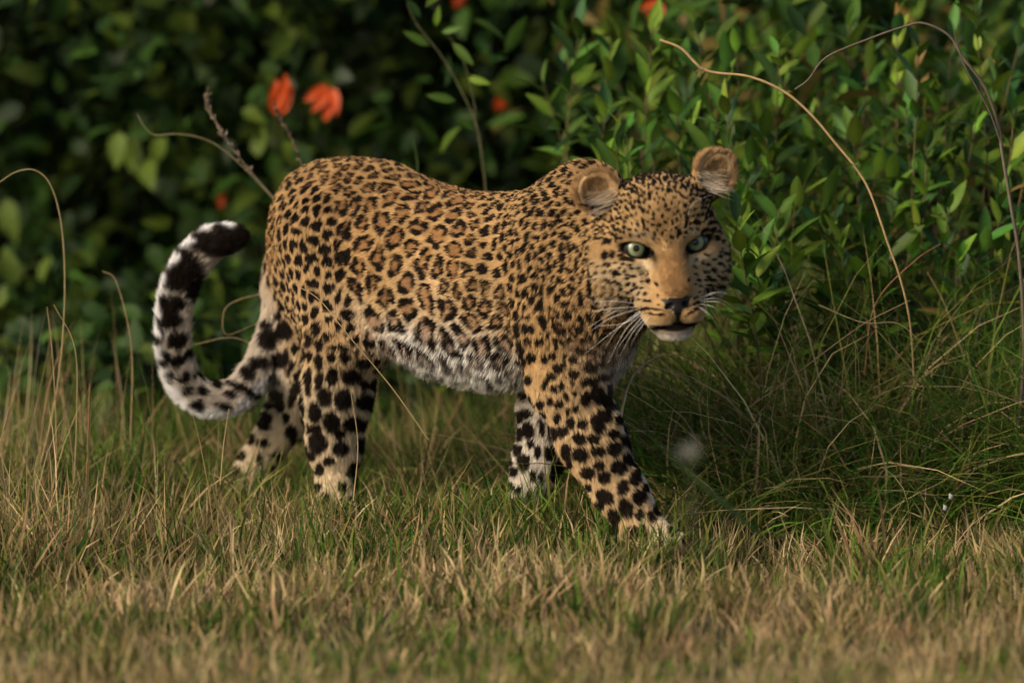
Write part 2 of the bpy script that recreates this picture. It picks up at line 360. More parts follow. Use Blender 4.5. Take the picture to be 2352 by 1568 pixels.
# ---- hand-placed marks, read off the animal and laid on its skin; ear bottoms get painted shade
deps = bpy.context.evaluated_depsgraph_get()
BV = BVHTree.FromObject(leopard, deps)
def skin(px, py):
    r = ray(px, py); h = BV.ray_cast(Vector(CAMP.tolist()), Vector(unit(r).tolist()))
    return None if h[0] is None else np.array(h[0])
MARKS = []
def marks(txt, x0, y0, sc, grow=1.0):
    for e in txt.split(';'):
        v = [float(t) for t in e.split(',')] if e.strip() else None
        if not v: continue
        a = v[4] if len(v) > 4 else 0
        p = skin(x0+v[0]/sc, y0+v[1]/sc)
        gr = grow if max(v[2], v[3]) < 13 or grow < 1.4 else 1.25
        if p is not None: MARKS.append((p, v[2]/sc*MPP*gr, v[3]/sc*MPP*gr, math.radians(a)))
marks('''545,225,14,8;600,240,12,8;640,235,10,7;700,245,14,9;735,235,10,9;790,240,14,9;850,240,20,10;520,270,12,8;560,270,14,7,-20;600,290,12,7;650,280,12,8;690,290,12,8;740,275,16,10;790,280,12,10;840,275,14,9;890,270,14,8;560,320,22,9,-25;520,345,10,14;615,370,16,12;680,310,12,8;720,325,10,8;765,305,14,10;810,320,12,9;860,310,14,9;910,310,16,9,20;965,335,24,10,40;940,300,10,7;660,410,30,10,-60;690,380,10,7;735,385,22,10,-40;780,350,10,8;820,355,10,8;870,365,20,14;925,380,24,9,40;960,410,26,9,40;700,440,20,9,-50;575,480,8,12;620,475,12,12;690,505,14,18;735,480,8,8;760,430,8,6;800,420,8,6;840,470,9,12;880,460,8,9;830,430,7,6;860,500,10,7;760,530,9,10;790,500,7,6;820,540,8,10;890,590,10,14;925,510,10,12;965,475,16,14,30;900,530,8,8;860,560,8,7;840,590,10,9;800,600,12,10;760,600,10,8;980,575,12,40;695,600,12,30;650,600,10,16;600,635,16,10;560,580,8,10;540,555,10,8;640,640,14,7;820,660,9,10;770,665,12,16;885,690,12,10;930,655,11,20;840,640,7,7;800,700,6,5;850,720,5,5;880,730,6,5;960,690,8,6;905,660,6,6;790,730,5,5;830,745,5,5;
1050,590,20,18;1040,500,14,9,-40;1100,490,20,10,-40;1080,540,12,8;1120,560,12,10;1150,590,16,12;1190,580,12,16;1160,640,16,14;1200,640,14,14;1230,600,10,14;1180,690,14,18;1220,700,10,14;1250,660,10,14;1010,630,10,10;1090,640,16,7,-20;1150,540,10,10;1200,530,10,12;
490,610,12,14;515,640,10,14;560,620,8,10;440,700,14,20;470,705,14,16;515,695,10,24;440,790,18,28;490,790,16,24;540,770,8,8;440,850,14,10;475,855,16,12;515,920,22,20;440,900,10,8;590,830,40,12,10;545,800,14,10;560,860,14,8;605,870,12,10;625,895,12,10;660,890,10,8;575,910,8,10;635,945,20,10;590,950,10,10;690,920,6,12,20;715,930,6,16,15;600,990,12,16;540,985,30,9,40;490,970,24,9,35;560,1020,10,8;650,1020,12,9;690,1020,10,7;640,1000,8,8;690,985,7,10;730,985,8,12;455,1005,16,10;510,1060,20,7,35;560,1070,24,7,35;600,1050,20,7,40;420,1055,10,8;
710,1065,12,9;670,1105,16,6,15;735,1118,12,8;745,1168,70,7,10;770,1205,60,6,8;785,1010,8,12;795,1090,6,14;800,1150,6,5;830,1180,5,4;
1055,1130,60,8,-25;1050,1170,50,7,-30;1000,1200,30,6,-30;1040,1095,16,7,-30;1070,1020,10,7;1000,990,8,14;1045,940,14,7,50;1090,910,16,8,50;1030,880,12,6,60;1080,850,14,8,50;1115,865,14,9;1110,800,12,8;1160,830,14,10;1190,860,16,12;1150,900,18,10,30;1200,950,22,12;1130,960,22,10,40;1180,1000,20,10;1240,900,20,14;1250,960,20,12;1060,980,14,7,60;1040,1010,8,7;
325,910,14,30;335,1010,16,55;375,1090,40,16,45;275,1080,18,45;240,850,14,40;305,820,18,14;180,675,20,14;170,750,14,12;250,760,12,14;380,478,50,18;300,462,20,10;1180,372,60,18,-8;1265,350,20,18''', 1250, 320, 3.011, 1.5)  # last four spots: shade painted into the bottoms of the ears
_hw = W['head']+.8*W['cheek']; _ex = np.array([m[0] for m in MARKS]); _n0 = len(_ex)
_el = np.sqrt(((np.abs(hl[:, 0])-46.8)/30)**2+((hl[:, 2]+1)/20)**2)
_z1 = (_hw > .45) & (hl[:, 1] > -100) & (_el > 1.1) & (((hl[:, 2] > 12) & (np.abs(hl[:, 0]) < 115)) | ((hl[:, 2] < -18) & (np.abs(hl[:, 0]) > 38))) & (W['ear'] < .25)
for i in rng.permutation(np.flatnonzero(_z1))[:6000]:
    if ((_ex-V[i])**2).sum(1).min() > (.0076+.002*(hl[i, 2] < 0))**2:
        MARKS.append((V[i], .0020+.0016*rng.random(), .0020+.0016*rng.random(), 0.0)); _ex = np.vstack([_ex, V[i]])
NFACE = len(MARKS)
u4 = 2.613/.9408
marks('''690,115,30,22;765,115,35,18;755,225,38,32,20;650,185,28,22,30;655,275,28,25,20;755,322,48,25,-10;800,410,38,50,-20;730,435,28,40;860,470,28,60;850,290,40,22;830,200,30,20;470,180,16,26;520,160,20,18;595,160,14,20;550,240,25,25;590,215,14,20;515,290,22,18;480,320,14,16;580,350,22,18;640,330,14,14;525,370,20,18;600,420,16,22;655,400,14,18;470,355,14,14;500,450,22,25;555,468,22,22;440,465,20,22;665,495,20,18;615,505,14,22;543,553,20,30;630,585,26,36;707,592,26,28;800,600,30,55,-25;835,545,45,28,35;580,643,30,34;895,660,35,22,15;683,690,34,30;775,688,32,28;800,770,40,26;900,755,36,40;690,790,44,38;600,770,25,45;810,858,28,26;935,875,44,38,20;735,905,38,38;845,935,34,36;995,820,28,40,-25;1035,945,32,42;960,1000,32,40;850,1060,52,34,40;1065,1065,38,42;980,1140,36,58,-20;740,1000,20,24;905,1195,36,50,-20;1070,1185,24,34;1140,1195,22,34,-20;1195,1165,30,30;1025,1305,40,40,30;1095,1300,22,46,-20;1110,1405,22,30;1165,1390,10,22;820,1110,22,30;620,850,16,30;430,70,16,22;455,60,14,18;540,90,12,25;580,60,16,20;630,50,16,14;490,30,10,20;720,40,30,16;540,50,14,14;
370,630,36,46;388,720,20,24;345,840,34,50;430,770,18,36;510,775,36,42;460,610,16,50;512,630,14,60;400,920,18,34;450,940,14,40;310,1020,16,24;385,1060,22,40;445,1030,16,24;300,1100,20,22;410,1120,22,16;540,900,30,60;580,860,30,60;560,1000,40,40''', 1150*.9408, 800*.9408, u4, 1.28)
NLEGF = len(MARKS)
u3 = 1.9597/.9408
marks('''835,670,20,28;885,695,16,26;835,740,18,24;880,770,20,34;975,705,40,14;940,750,20,24;1005,750,20,30;1040,840,46,36;945,840,26,40;885,860,20,40;835,840,16,40;840,905,16,30;915,935,30,40;1000,950,36,48;1100,960,40,36;865,1010,30,44;940,1055,36,48;1045,1065,50,36;875,1160,40,50;985,1185,36,34;1080,1175,22,36;930,1250,24,20;885,1290,20,30;1045,1270,22,22;1030,1310,24,20;1095,780,36,24;805,980,14,50;830,1090,14,30;
685,935,30,30;700,985,20,30;750,960,16,30;730,1040,18,26;755,1110,26,34;640,1040,26,30;630,1085,30,20;600,1240,16,24;680,1220,30,16;590,1340,10,12;625,1390,14,50;470,1390,10,12;
350,225,100,66,-12;485,200,55,72;430,250,70,40;210,380,78,95,10;165,540,55,38;165,620,45,40;255,455,34,70;275,620,34,80;200,715,36,38;120,690,28,40;155,800,25,36;215,815,30,30;255,780,24,26;295,740,34,50;300,830,36,22;190,885,22,22;255,890,24,24;315,880,26,16;275,945,26,20;350,940,30,20;330,1000,36,20;420,900,30,16;450,985,40,16;540,1000,60,18;480,930,30,16;600,920,50,16;650,660,40,46;610,770,40,28;560,820,30,34;640,590,24,20;700,500,34,30;690,540,24,20;720,620,40,50;540,900,40,18;700,760,40,36;480,880,26,12;670,850,40,26;640,980,50,18''', 330*.9408, 480*.9408, u3, 1.2)
NHIND = len(MARKS)
_lw = W['hleg']+W['fleg']+W['paw']; _ex = np.array([m[0] for m in MARKS])                       # lower legs between the placed marks
for i in rng.permutation(np.flatnonzero(_lw > .5))[:5000]:
    if ((_ex-V[i])**2).sum(1).min() > .026**2:
        MARKS.append((V[i], .0075+.004*rng.random(), .008+.006*rng.random(), 0.0)); _ex = np.vstack([_ex, V[i]])
# ---- rosettes and spots elsewhere: an even scatter over the skin whose spacing follows the part of the body
def spacing(i):
    z = Z[i]; a = (V[i]-P(742, 700, .19))@HEAD                                         # 0 at the hips, .47 at the shoulders
    s = .034+.013*smooth(.48, .36, z)+.004*snoise(V[i], 5, 3)
    s = s*(1-.24*smooth(.53, .60, z))
    s = s*(1-.38*smooth(.33, .43, a))                                                     # finer on the shoulder
    s = s*(1-.26*smooth(.07, -.03, a)*(z > .38))
    s = np.where(W['neck'][i]+W['head'][i]+W['cheek'][i] > .5, .0155, s)
    s = np.where(W['shoulder'][i] > .5, np.minimum(s, .0175), s)
    s = np.where(W['fleg'][i]+W['hleg'][i]+W['paw'][i] > .5, np.where(z > .315, .0185, .030), s)
    s = np.where(W['thigh'][i] > .5, .021, s)
    return np.where(W['tail'][i] > .5, .042, s)
SPC = spacing(np.arange(len(V)))
cand = rng.permutation(len(V))[:60000]
cell = {}; CEN = []
for i in cand:
    p = V[i]; r = SPC[i]*.86; g = (int(p[0]//.02), int(p[1]//.02), int(p[2]//.02)); n = int(r//.02)+1; ok = True
    for x in range(g[0]-n, g[0]+n+1):
        for y in range(g[1]-n, g[1]+n+1):
            for z in range(g[2]-n, g[2]+n+1):
                for q in cell.get((x, y, z), ()):
                    dx = q[0]-p[0]; dy = q[1]-p[1]; dz = q[2]-p[2]
                    if dx*dx+dy*dy+dz*dz < r*r: ok = False; break
                if not ok: break
            if not ok: break
        if not ok: break
    if ok: cell.setdefault(g, []).append(p); CEN.append(i)
CEN = np.array(CEN); kd = KDTree(len(CEN))
for j, i in enumerate(CEN): kd.insert(V[i].tolist(), j)
kd.balance()
CPH = rng.uniform(0, 6.28, len(CEN)); CNB = rng.integers(2, 5, len(CEN)); CTH = rng.uniform(-.035, .035, len(CEN))
MP = np.array([m[0] for m in MARKS]); MR = np.array([m[1:3] for m in MARKS]); MA = np.array([m[3] for m in MARKS])
# cells of the scatter, measured at the vertices
qv = V+.0035*np.stack([snoise(V, 38, 0), snoise(V, 38, 2), snoise(V, 38, 4)], 1)
F1 = np.empty(len(V)); F2 = np.empty(len(V)); J1 = np.empty(len(V), int)
for i, c in enumerate(qv.tolist()):
    r = kd.find_n(c, 2); F1[i] = r[0][2]; F2[i] = r[1][2]; J1[i] = r[0][1]
GV = (F2-F1)/SPC
_i = CEN[J1]; _e1 = unit(flow[_i]-NRM[_i]*(flow[_i]*NRM[_i]).sum(1)[:, None]); _e2 = np.cross(NRM[_i], _e1); _dv = qv-V[_i]
BRK = np.sin(np.arctan2((_dv*_e2).sum(1), (_dv*_e1).sum(1))*CNB[J1]+CPH[J1]); CTV = CTH[J1]
def coat(p, A_):
    """colour of the coat at points p; A_ = interpolated vertex attributes"""
    base = A_['base']*(1+.07*snoise(p, 45, 1)+.05*snoise(p, 150, 2))[:, None]
    n = len(p); g = A_['g']; sp = A_['spc']; brk = A_['brk']; ct = A_['ct']
    # rosettes: pale network, broken dark ring, tawny middle
    ros = smooth(.0225, .027, sp)*(A_['tors'] > .35)*(1-A_['bel'])
    th = .13+ct*1.3+.04*snoise(p, 60, 3)
    ring = smooth(th, th+.08, g)*(1-smooth(.58, .72, g+.06*snoise(p, 70, 4)))*smooth(-.97, -.75, brk)
    inner = smooth(th+.02, th+.14, g)
    solid = smooth(.22+ct+.10*A_['bel'], .31+ct+.10*A_['bel'], g+.06*snoise(p, 70, 5))
    dark = ring*ros+solid*(1-ros)
    col = base*(1-(inner*ros*.38)[:, None]*np.array([.75, 1.05, 1.2]))
    # hand-placed marks take over on head, legs and tail where they face the viewer
    hand = A_['hand']; dk = np.zeros(n)
    ids = np.flatnonzero(hand > .01); ids = ids[np.argsort(p[ids, 0])]
    qn = p[ids]+.0014*np.stack([snoise(p[ids], 90, 0), snoise(p[ids], 90, 2), snoise(p[ids], 90, 4)], 1); qx = p[ids, 0]
    for c, (ra, rb), a in zip(MP, MR, MA):
        R_ = max(ra, rb)*1.3+.004
        i0, i1 = np.searchsorted(qx, [c[0]-R_, c[0]+R_])
        if i0 == i1: continue
        dq = qn[i0:i1]-c
        dx = dq@RGT; dy = -(dq@UPV)
        u = dx*math.cos(a)+dy*math.sin(a); v_ = -dx*math.sin(a)+dy*math.cos(a)
        e = np.sqrt((u/ra)**2+(v_/rb)**2+(np.maximum(np.abs(dq@FWD)-.012, 0)/R_)**2*2)
        dk[ids[i0:i1]] = np.maximum(dk[ids[i0:i1]], smooth(1.15, .85, e))
    dark = dark*(1-hand)+dk*hand
    dark = dark*A_['mk']
    col = col*(1-dark[:, None])+(BLK+np.array([.006, .003, .001]))*dark[:, None]
    bk = A_['blk'][:, None]
    return np.clip(col*(1-bk)+BLK*bk, .003, .9), dark
# where the hand-placed marks rule
pxy = V-CAMP; dpt = pxy@FWD; PX = PW/2+(pxy@RGT)/dpt*DIST/MPP; PY = PH/2-(pxy@UPV)/dpt*DIST/MPP
facing = smooth(-.05, .12, -(NRM@FWD))
hd = W['head']+W['muzzle']+W['chin']+W['nose']+W['ear']+W['earin']+W['eye']+W['mouth']+W['nostril']+.9*W['cheek']
hand = smooth(.35, .6, hd)*smooth(-95, -75, hl[:, 1])
hand = np.maximum(hand, smooth(.4, .6, W['fleg']+W['paw'])*(PX > 1100)*smooth(770, 810, PY)*facing)
hand = np.maximum(hand, smooth(.4, .6, W['hleg']+W['paw'])*(PX < 1000)*smooth(775, 800, PY)*facing)
hand = np.maximum(hand, smooth(.4, .6, W['tail'])*smooth(610, 650, PY+0*(PX))*facing)
hand = np.maximum(hand, smooth(.4, .6, W['tail'])*(PX < 600)*facing)
pad = smooth(.15, -.1, np.abs(hl[:, 0])/23.5-np.clip((hl[:, 2]+99)/26, .18, 1))*smooth(-70, -73, hl[:, 2])*smooth(-101, -97, hl[:, 2])*(hl[:, 1] > 45)
blk = np.clip(W['nose']*.3+W['mouth']*1.2+W['nostril'], 0, 1)*smooth(45, 52, hl[:, 1])
blk = np.maximum(np.maximum(blk, pad), np.clip(W['mouth']*1.3, 0, 1))
eyed = np.min([np.sqrt(((np.abs(hl[:, 0])-46.8)/24)**2+((hl[:, 2]+1+.25*(np.abs(hl[:, 0])-46.8)*-1)/13.8)**2)], 0)
blk = np.maximum(blk, smooth(1.12, .95, eyed)*(hl[:, 1] > -20)*(hd > .5))
tear = np.exp(-(((np.abs(hl[:, 0])-24)/5)**2+((hl[:, 2]+14)/9)**2))*(hl[:, 1] > 0)
blk = np.maximum(blk, np.clip(tear*.9, 0, 1)*(hd > .5))
# dark corner of the lips and lower lip
lip = np.exp(-(((hl[:, 2]+119+.004*hl[:, 0]**2)/5.5)**2))*smooth(46, 38, np.abs(hl[:, 0]))*(hl[:, 1] > 0)*(hd > .4)
blk = np.maximum(blk, np.clip(lip*1.3, 0, 1))
mk = 1-np.clip(W['chin'], 0, 1)*.85
mk *= 1-.97*W['tail']*smooth(.0165, .0225, outer)
mk *= 1-.18*smooth(.345, .30, Z)*W['torso']-.6*W['chest']*smooth(.1, .6, NRM@HEAD)
for c, (ra, rb), a in zip(MP, MR, MA):                                   # every placed mark shows
    R_ = max(ra, rb)*1.15; m = np.flatnonzero((np.abs(V-c) < R_).all(1)); m = m[((V[m]-c)**2).sum(1) < R_*R_]; hand[m] = 1
AT = dict(base=BASE, spc=SPC, tors=tors, hand=hand, mk=mk, blk=blk, g=GV, brk=BRK, ct=CTV, bel=smooth(.335, .30, Z)*(W['torso']+.5*W['chest']))
vc, _ = coat(V, AT)
vcol(leo_me, vc)
m_skin, t, b = nodes('leopard_skin')
at = t.nodes.new('ShaderNodeAttribute'); at.attribute_name = 'col'
t.links.new(at.outputs['Color'], b.inputs['Base Color']); b.inputs['Roughness'].default_value = .8; b.inputs['Specular IOR Level'].default_value = .15
m_nose, t, b = nodes('leopard_nose'); b.inputs['Base Color'].default_value = (.010, .008, .008, 1); b.inputs['Roughness'].default_value = .5; b.inputs['Specular IOR Level'].default_value = .3
leo_me.materials.append(m_skin); leo_me.materials.append(m_nose)
pv = np.empty(len(leo_me.polygons)*1, np.int32); leo_me.polygons.foreach_get('loop_start', pv)
lv = np.empty(len(leo_me.loops), np.int32); leo_me.loops.foreach_get('vertex_index', lv)
leo_me.polygons.foreach_set('material_index', (pad[lv[pv]]+W['nostril'][lv[pv]]+W['mouth'][lv[pv]]*.8 > .6).astype(np.int32))
# ---- the fur itself
leo_me.calc_loop_triangles()
T = np.empty(len(leo_me.loop_triangles)*3, np.int32); leo_me.loop_triangles.foreach_get('vertices', T); T = T.reshape(-1, 3)
tv = V[T]; area = np.linalg.norm(np.cross(tv[:, 1]-tv[:, 0], tv[:, 2]-tv[:, 0]), axis=1)*.5
hdT = hd[T].mean(1); fT = (NRM[T].mean(1)@-FWD)
dens = np.where(fT > -.35, 1.0, .22)*(1+2.0*smooth(.3, .8, hdT))
noh = (pad+W['nostril']+W['mouth']+W['eye']*.8)[T].mean(1)
dens *= (noh < .45)
NH = int(FUR*(area*dens).sum())
pr = area*dens; ti = rng.choice(len(T), NH, p=pr/pr.sum())
r1 = np.sqrt(rng.random(NH)); r2 = rng.random(NH); bc = np.stack([1-r1, r1*(1-r2), r1*r2], 1)
ip = lambda a: (a[T[ti]]*(bc[..., None] if a.ndim == 2 else bc)).sum(1)
root = ip(V); hn = unit(ip(NRM)); hflow = ip(flow); hL = ip(LEN)
hcol, hdk = coat(root, {k: ip(v) for k, v in AT.items()})
def build_fur(root, hn, hflow, hL, hcol, hfh):
    n = len(root)
    tg = unit(hflow-hn*(hflow*hn).sum(1)[:, None])
    sw = np.stack([snoise(root, 14, 0), snoise(root, 14, 2), snoise(root, 14, 4)], 1)*.18+rng.normal(size=(n, 3))*.12
    cl = np.stack([snoise(root, 70, 1), snoise(root, 70, 3), snoise(root, 70, 0)], 1)*.16
    d0 = unit(hn*.55+tg*.8+sw+cl); d1 = unit(hn*.16+tg+sw*.8+cl*1.4); d1[:, 2] -= .12; d1 = unit(d1)
    L = hL*(.72+.5*rng.random(n))
    K = 4
    pts = np.empty((n, K, 3)); pts[:, 0] = root-hn*.0006
    st = (L/(K-1))[:, None]
    for k in range(1, K):
        t = (k-.5)/(K-1); pts[:, k] = pts[:, k-1]+unit(d0*(1-t)+d1*t)*st
    rad = (.00037+.0*L)[:, None]*np.array([1, .92, .66, .16])[None]*(1-.42*hfh)[:, None]
    return pts, rad
hh = (root-HO)@HF.T*1000; we = ip(W['ear']); wi = ip(W['earin']); sgn = np.sign(hh[:, 0])
tuft = (wi+we > .45) & (hh[:, 1] > -70) & (np.abs(hh[:, 0]) < 96) & (rng.random(NH) < .05) & (hh[:, 2]-np.where(hh[:, 0] < 0, 86, 98) < 4) & (np.abs(hh[:, 0]) > 62)
hflow[tuft] = sgn[tuft, None]*hx*1.0-hz*.25+hf*.15; hL[tuft] = .020+.016*rng.random(tuft.sum()); hn[tuft] = unit(hn[tuft]*.3+hf*1.0)
hcol[tuft] = np.array([.72, .60, .44])*(.5+.6*rng.random((tuft.sum(), 1)))
hL[wi > .3] = .003; hL[tuft] = .018+.016*rng.random(tuft.sum())
rim = (we > .6) & ~tuft; hL[rim] = .008+.007*rng.random(rim.sum()); hcol[rim] = hcol[rim]*(.6+.8*rng.random((rim.sum(), 1))); hflow[rim] = hflow[rim]*.5+sgn[rim, None]*hx*.5
pts, rad = build_fur(root, hn, hflow, hL, hcol, smooth(.3, .8, ip(hd)))
hcol = hcol*(.86+.28*rng.random(NH))[:, None]
m_fur = bpy.data.materials.new('fur'); m_fur.use_nodes = True
t = m_fur.node_tree; t.nodes.clear(); out = t.nodes.new('ShaderNodeOutputMaterial')
at = t.nodes.new('ShaderNodeAttribute'); at.attribute_name = 'col'
hb = t.nodes.new('ShaderNodeBsdfPrincipled'); t.links.new(at.outputs['Color'], hb.inputs['Base Color'])
hb.inputs['Roughness'].default_value = .55; hb.inputs['Specular IOR Level'].default_value = .06
t.links.new(hb.outputs[0], out.inputs[0])
def curves(name, pts, rad, cols, mat, parent):
    hc_ = bpy.data.hair_curves.new(name); n, K = pts.shape[:2]
    hc_.add_curves([K]*n)
    hc_.attributes['position'].data.foreach_set('vector', pts.astype(np.float32).ravel())
    ra = hc_.attributes.get('radius') or hc_.attributes.new('radius', 'FLOAT', 'POINT')
    ra.data.foreach_set('value', rad.astype(np.float32).ravel())
    ca = hc_.attributes.new('col', 'FLOAT_COLOR', 'CURVE'); c = np.ones((n, 4), np.float32); c[:, :3] = cols
    ca.data.foreach_set('color', c.ravel()); hc_.materials.append(mat)
    return link(name, hc_, parent)
fur = curves('fur', pts, rad, hcol, m_fur, leopard); tag(fur, kind='stuff')

# ---- eyes
m_eye, t, b = nodes('leopard_eye')
tc = t.nodes.new('ShaderNodeTexCoord'); sx = t.nodes.new('ShaderNodeSeparateXYZ'); t.links.new(tc.outputs['Object'], sx.inputs[0])
def mth(op, a, b_=None):
    n_ = t.nodes.new('ShaderNodeMath'); n_.operation = op
    for i, v in enumerate((a, b_)):
        if v is None: continue
        if isinstance(v, (int, float)): n_.inputs[i].default_value = v
        else: t.links.new(v, n_.inputs[i])
    return n_.outputs[0]
rr = mth('SQRT', mth('ADD', mth('MULTIPLY', sx.outputs[0], sx.outputs[0]), mth('MULTIPLY', sx.outputs[1], sx.outputs[1])))
angn = mth('ARCTAN2', sx.outputs[1], sx.outputs[0])
cmb = t.nodes.new('ShaderNodeCombineXYZ'); t.links.new(mth('MULTIPLY', angn, 6.0), cmb.inputs[0]); t.links.new(mth('MULTIPLY', rr, 90.0), cmb.inputs[1])
nz = t.nodes.new('ShaderNodeTexNoise'); nz.inputs['Scale'].default_value = 2.2; nz.inputs['Detail'].default_value = 3; t.links.new(cmb.outputs[0], nz.inputs['Vector'])
rj = mth('ADD', mth('DIVIDE', rr, .021), mth('MULTIPLY', mth('SUBTRACT', nz.outputs[0], .5), .09))
ramp = t.nodes.new('ShaderNodeValToRGB'); t.links.new(rj, ramp.inputs[0]); el = ramp.color_ramp.elements
el[0].position = .235; el[0].color = (.004, .004, .004, 1); el[1].position = .275; el[1].color = (.20, .19, .06, 1)
for pos, c in ((.34, (.17, .21, .11, 1)), (.50, (.20, .245, .145, 1)), (.57, (.13, .16, .09, 1)), (.62, (.012, .018, .012, 1)), (.9, (.012, .010, .009, 1))):
    e = el.new(pos); e.color = c
t.links.new(ramp.outputs[0], b.inputs['Base Color']); b.inputs['Roughness'].default_value = .3; b.inputs['Specular IOR Level'].default_value = .3
b.inputs['Coat Weight'].default_value = .3; b.inputs['Coat Roughness'].default_value = .02
def uv_sphere(r, nu=32, nv=20):
    th = np.linspace(0, np.pi, nv+1)[1:-1]; ph = np.arange(nu)/nu*2*np.pi
    v = [(0, 0, r)]+[(r*math.sin(a)*math.cos(b_), r*math.sin(a)*math.sin(b_), r*math.cos(a)) for a in th for b_ in ph]+[(0, 0, -r)]
    tri = [(0, 1+i, 1+(i+1) % nu) for i in range(nu)]; q = []
    for k in range(nv-2):
        for i in range(nu):
            a = 1+k*nu+i; c = 1+k*nu+(i+1) % nu; q.append((a, a+nu, c+nu, c))
    o = 1+(nv-2)*nu; l = len(v)-1
    tri += [(o+(i+1) % nu, o+i, l) for i in range(nu)]
    return np.array(v), [np.array(tri), np.array(q)]
ev, ef = uv_sphere(.021); ev = ev*np.array([1, 1, 1.0])
eye_me = mesh_np('eye', ev, ef, mat=m_eye)
for s_ in (-1, 1):
    c = H(s_*46.8, -5.5, -1.5); o = link('eye', eye_me, leopard); o.location = c.tolist()
    gz = unit(CAMP-c+np.array([.25, 0, .2])); o.rotation_euler = Vector(gz.tolist()).to_track_quat('Z', 'Y').to_euler()
# ---- whiskers
m_wh, t, b = nodes('whisker'); b.inputs['Base Color'].default_value = (.80, .78, .72, 1); b.inputs['Roughness'].default_value = .4
def tube(pts, r0, r1, sides=4):
    pts = np.asarray(pts, float); n = len(pts); tg = unit(np.gradient(pts, axis=0)); ref = np.array([.31, .77, .55])
    a = unit(np.cross(tg, ref)); b_ = np.cross(tg, a); rad = np.linspace(r0, r1, n) if np.isscalar(r0) else np.asarray(r0)
    ang = np.arange(sides)/sides*2*np.pi
    v = (pts[:, None]+rad[:, None, None]*(a[:, None]*np.cos(ang)[None, :, None]+b_[:, None]*np.sin(ang)[None, :, None])).reshape(-1, 3)
    f = [(i*sides+j, i*sides+(j+1) % sides, (i+1)*sides+(j+1) % sides, (i+1)*sides+j) for i in range(n-1) for j in range(sides)]
    return v, np.array(f)
WH = """640,1165,480,1195,310,1300;660,1170,470,1230,330,1320;670,1180,520,1300,420,1440;680,1185,500,1310,285,1480;690,1195,560,1320,440,1550;700,1205,590,1330,500,1460;715,1215,610,1340,520,1500;640,1135,480,1118,330,1125;660,1160,520,1165,330,1190;450,940,360,950,230,985;730,1220,650,1330,600,1420;675,1190,560,1270,350,1290;
1075,1110,1200,1100,1290,1150;1070,1120,1220,1130,1330,1220;1075,1135,1190,1170,1270,1280;1080,1100,1200,1060,1330,1090;1060,1150,1160,1230,1210,1330;1080,1090,1190,1055,1280,1060;985,540,1050,430,1270,345"""
for e in WH.split(';'):
    q = [float(x) for x in e.split(',')]; q = [(1250+q[i]/3.011, 320+q[i+1]/3.011) for i in (0, 2, 4)]
    r0 = skin(*q[0])
    if r0 is None: continue
    cpt = catmull([r0, P(*q[1], r0[1]-.006), P(*q[2], r0[1]+.03)], 6)
    v, f = tube(cpt, .00036 if q[0][1] > 600 else .0002, .0001); link('whisker', mesh_np('whisker', v, f, mat=m_wh), leopard)
# ================================================================ ground and plants
def gz(x, y):
    """height of the ground"""
    p = np.stack([np.asarray(x, float), np.asarray(y, float), np.zeros_like(np.asarray(x, float))], -1)
    return .012*snoise(p, .9, 1)+.006*snoise(p, 3, 2)-.004
gx = np.concatenate([[-1500, -300, -60, -15], np.linspace(-5, 5, 90), [15, 60, 300, 1500]])
gy = np.concatenate([[-1500, -300, -60, -20], np.linspace(-8, 8, 130), [20, 60, 300, 1500]])
GX, GY = np.meshgrid(gx, gy, indexing='ij'); GZ = gz(GX, GY)*np.exp(-np.maximum(np.hypot(GX, GY)-8, 0)/8)
gv = np.stack([GX, GY, GZ], -1).reshape(-1, 3); nx_, ny_ = len(gx), len(gy)
ii, jj = np.meshgrid(np.arange(nx_-1), np.arange(ny_-1), indexing='ij'); a_ = (ii*ny_+jj).ravel()
m_soil, t, b = nodes('soil')
n1 = t.nodes.new('ShaderNodeTexNoise'); n1.inputs['Scale'].default_value = 9; n1.inputs['Detail'].default_value = 8
tc = t.nodes.new('ShaderNodeTexCoord'); t.links.new(tc.outputs['Object'], n1.inputs['Vector'])
rp = t.nodes.new('ShaderNodeValToRGB'); t.links.new(n1.outputs[0], rp.inputs[0])
rp.color_ramp.elements[0].position = .35; rp.color_ramp.elements[0].color = (.035, .03, .014, 1); rp.color_ramp.elements[1].position = .7; rp.color_ramp.elements[1].color = (.10, .085, .035, 1)
t.links.new(rp.outputs[0], b.inputs['Base Color']); b.inputs['Roughness'].default_value = 1
bp = t.nodes.new('ShaderNodeBump'); bp.inputs['Strength'].default_value = .8; bp.inputs['Distance'].default_value = .01; t.links.new(n1.outputs[0], bp.inputs['Height']); t.links.new(bp.outputs[0], b.inputs['Normal'])
tag(link('ground', mesh_np('ground', gv, np.stack([a_, a_+ny_, a_+ny_+1, a_+1], 1), mat=m_soil)), kind='structure')
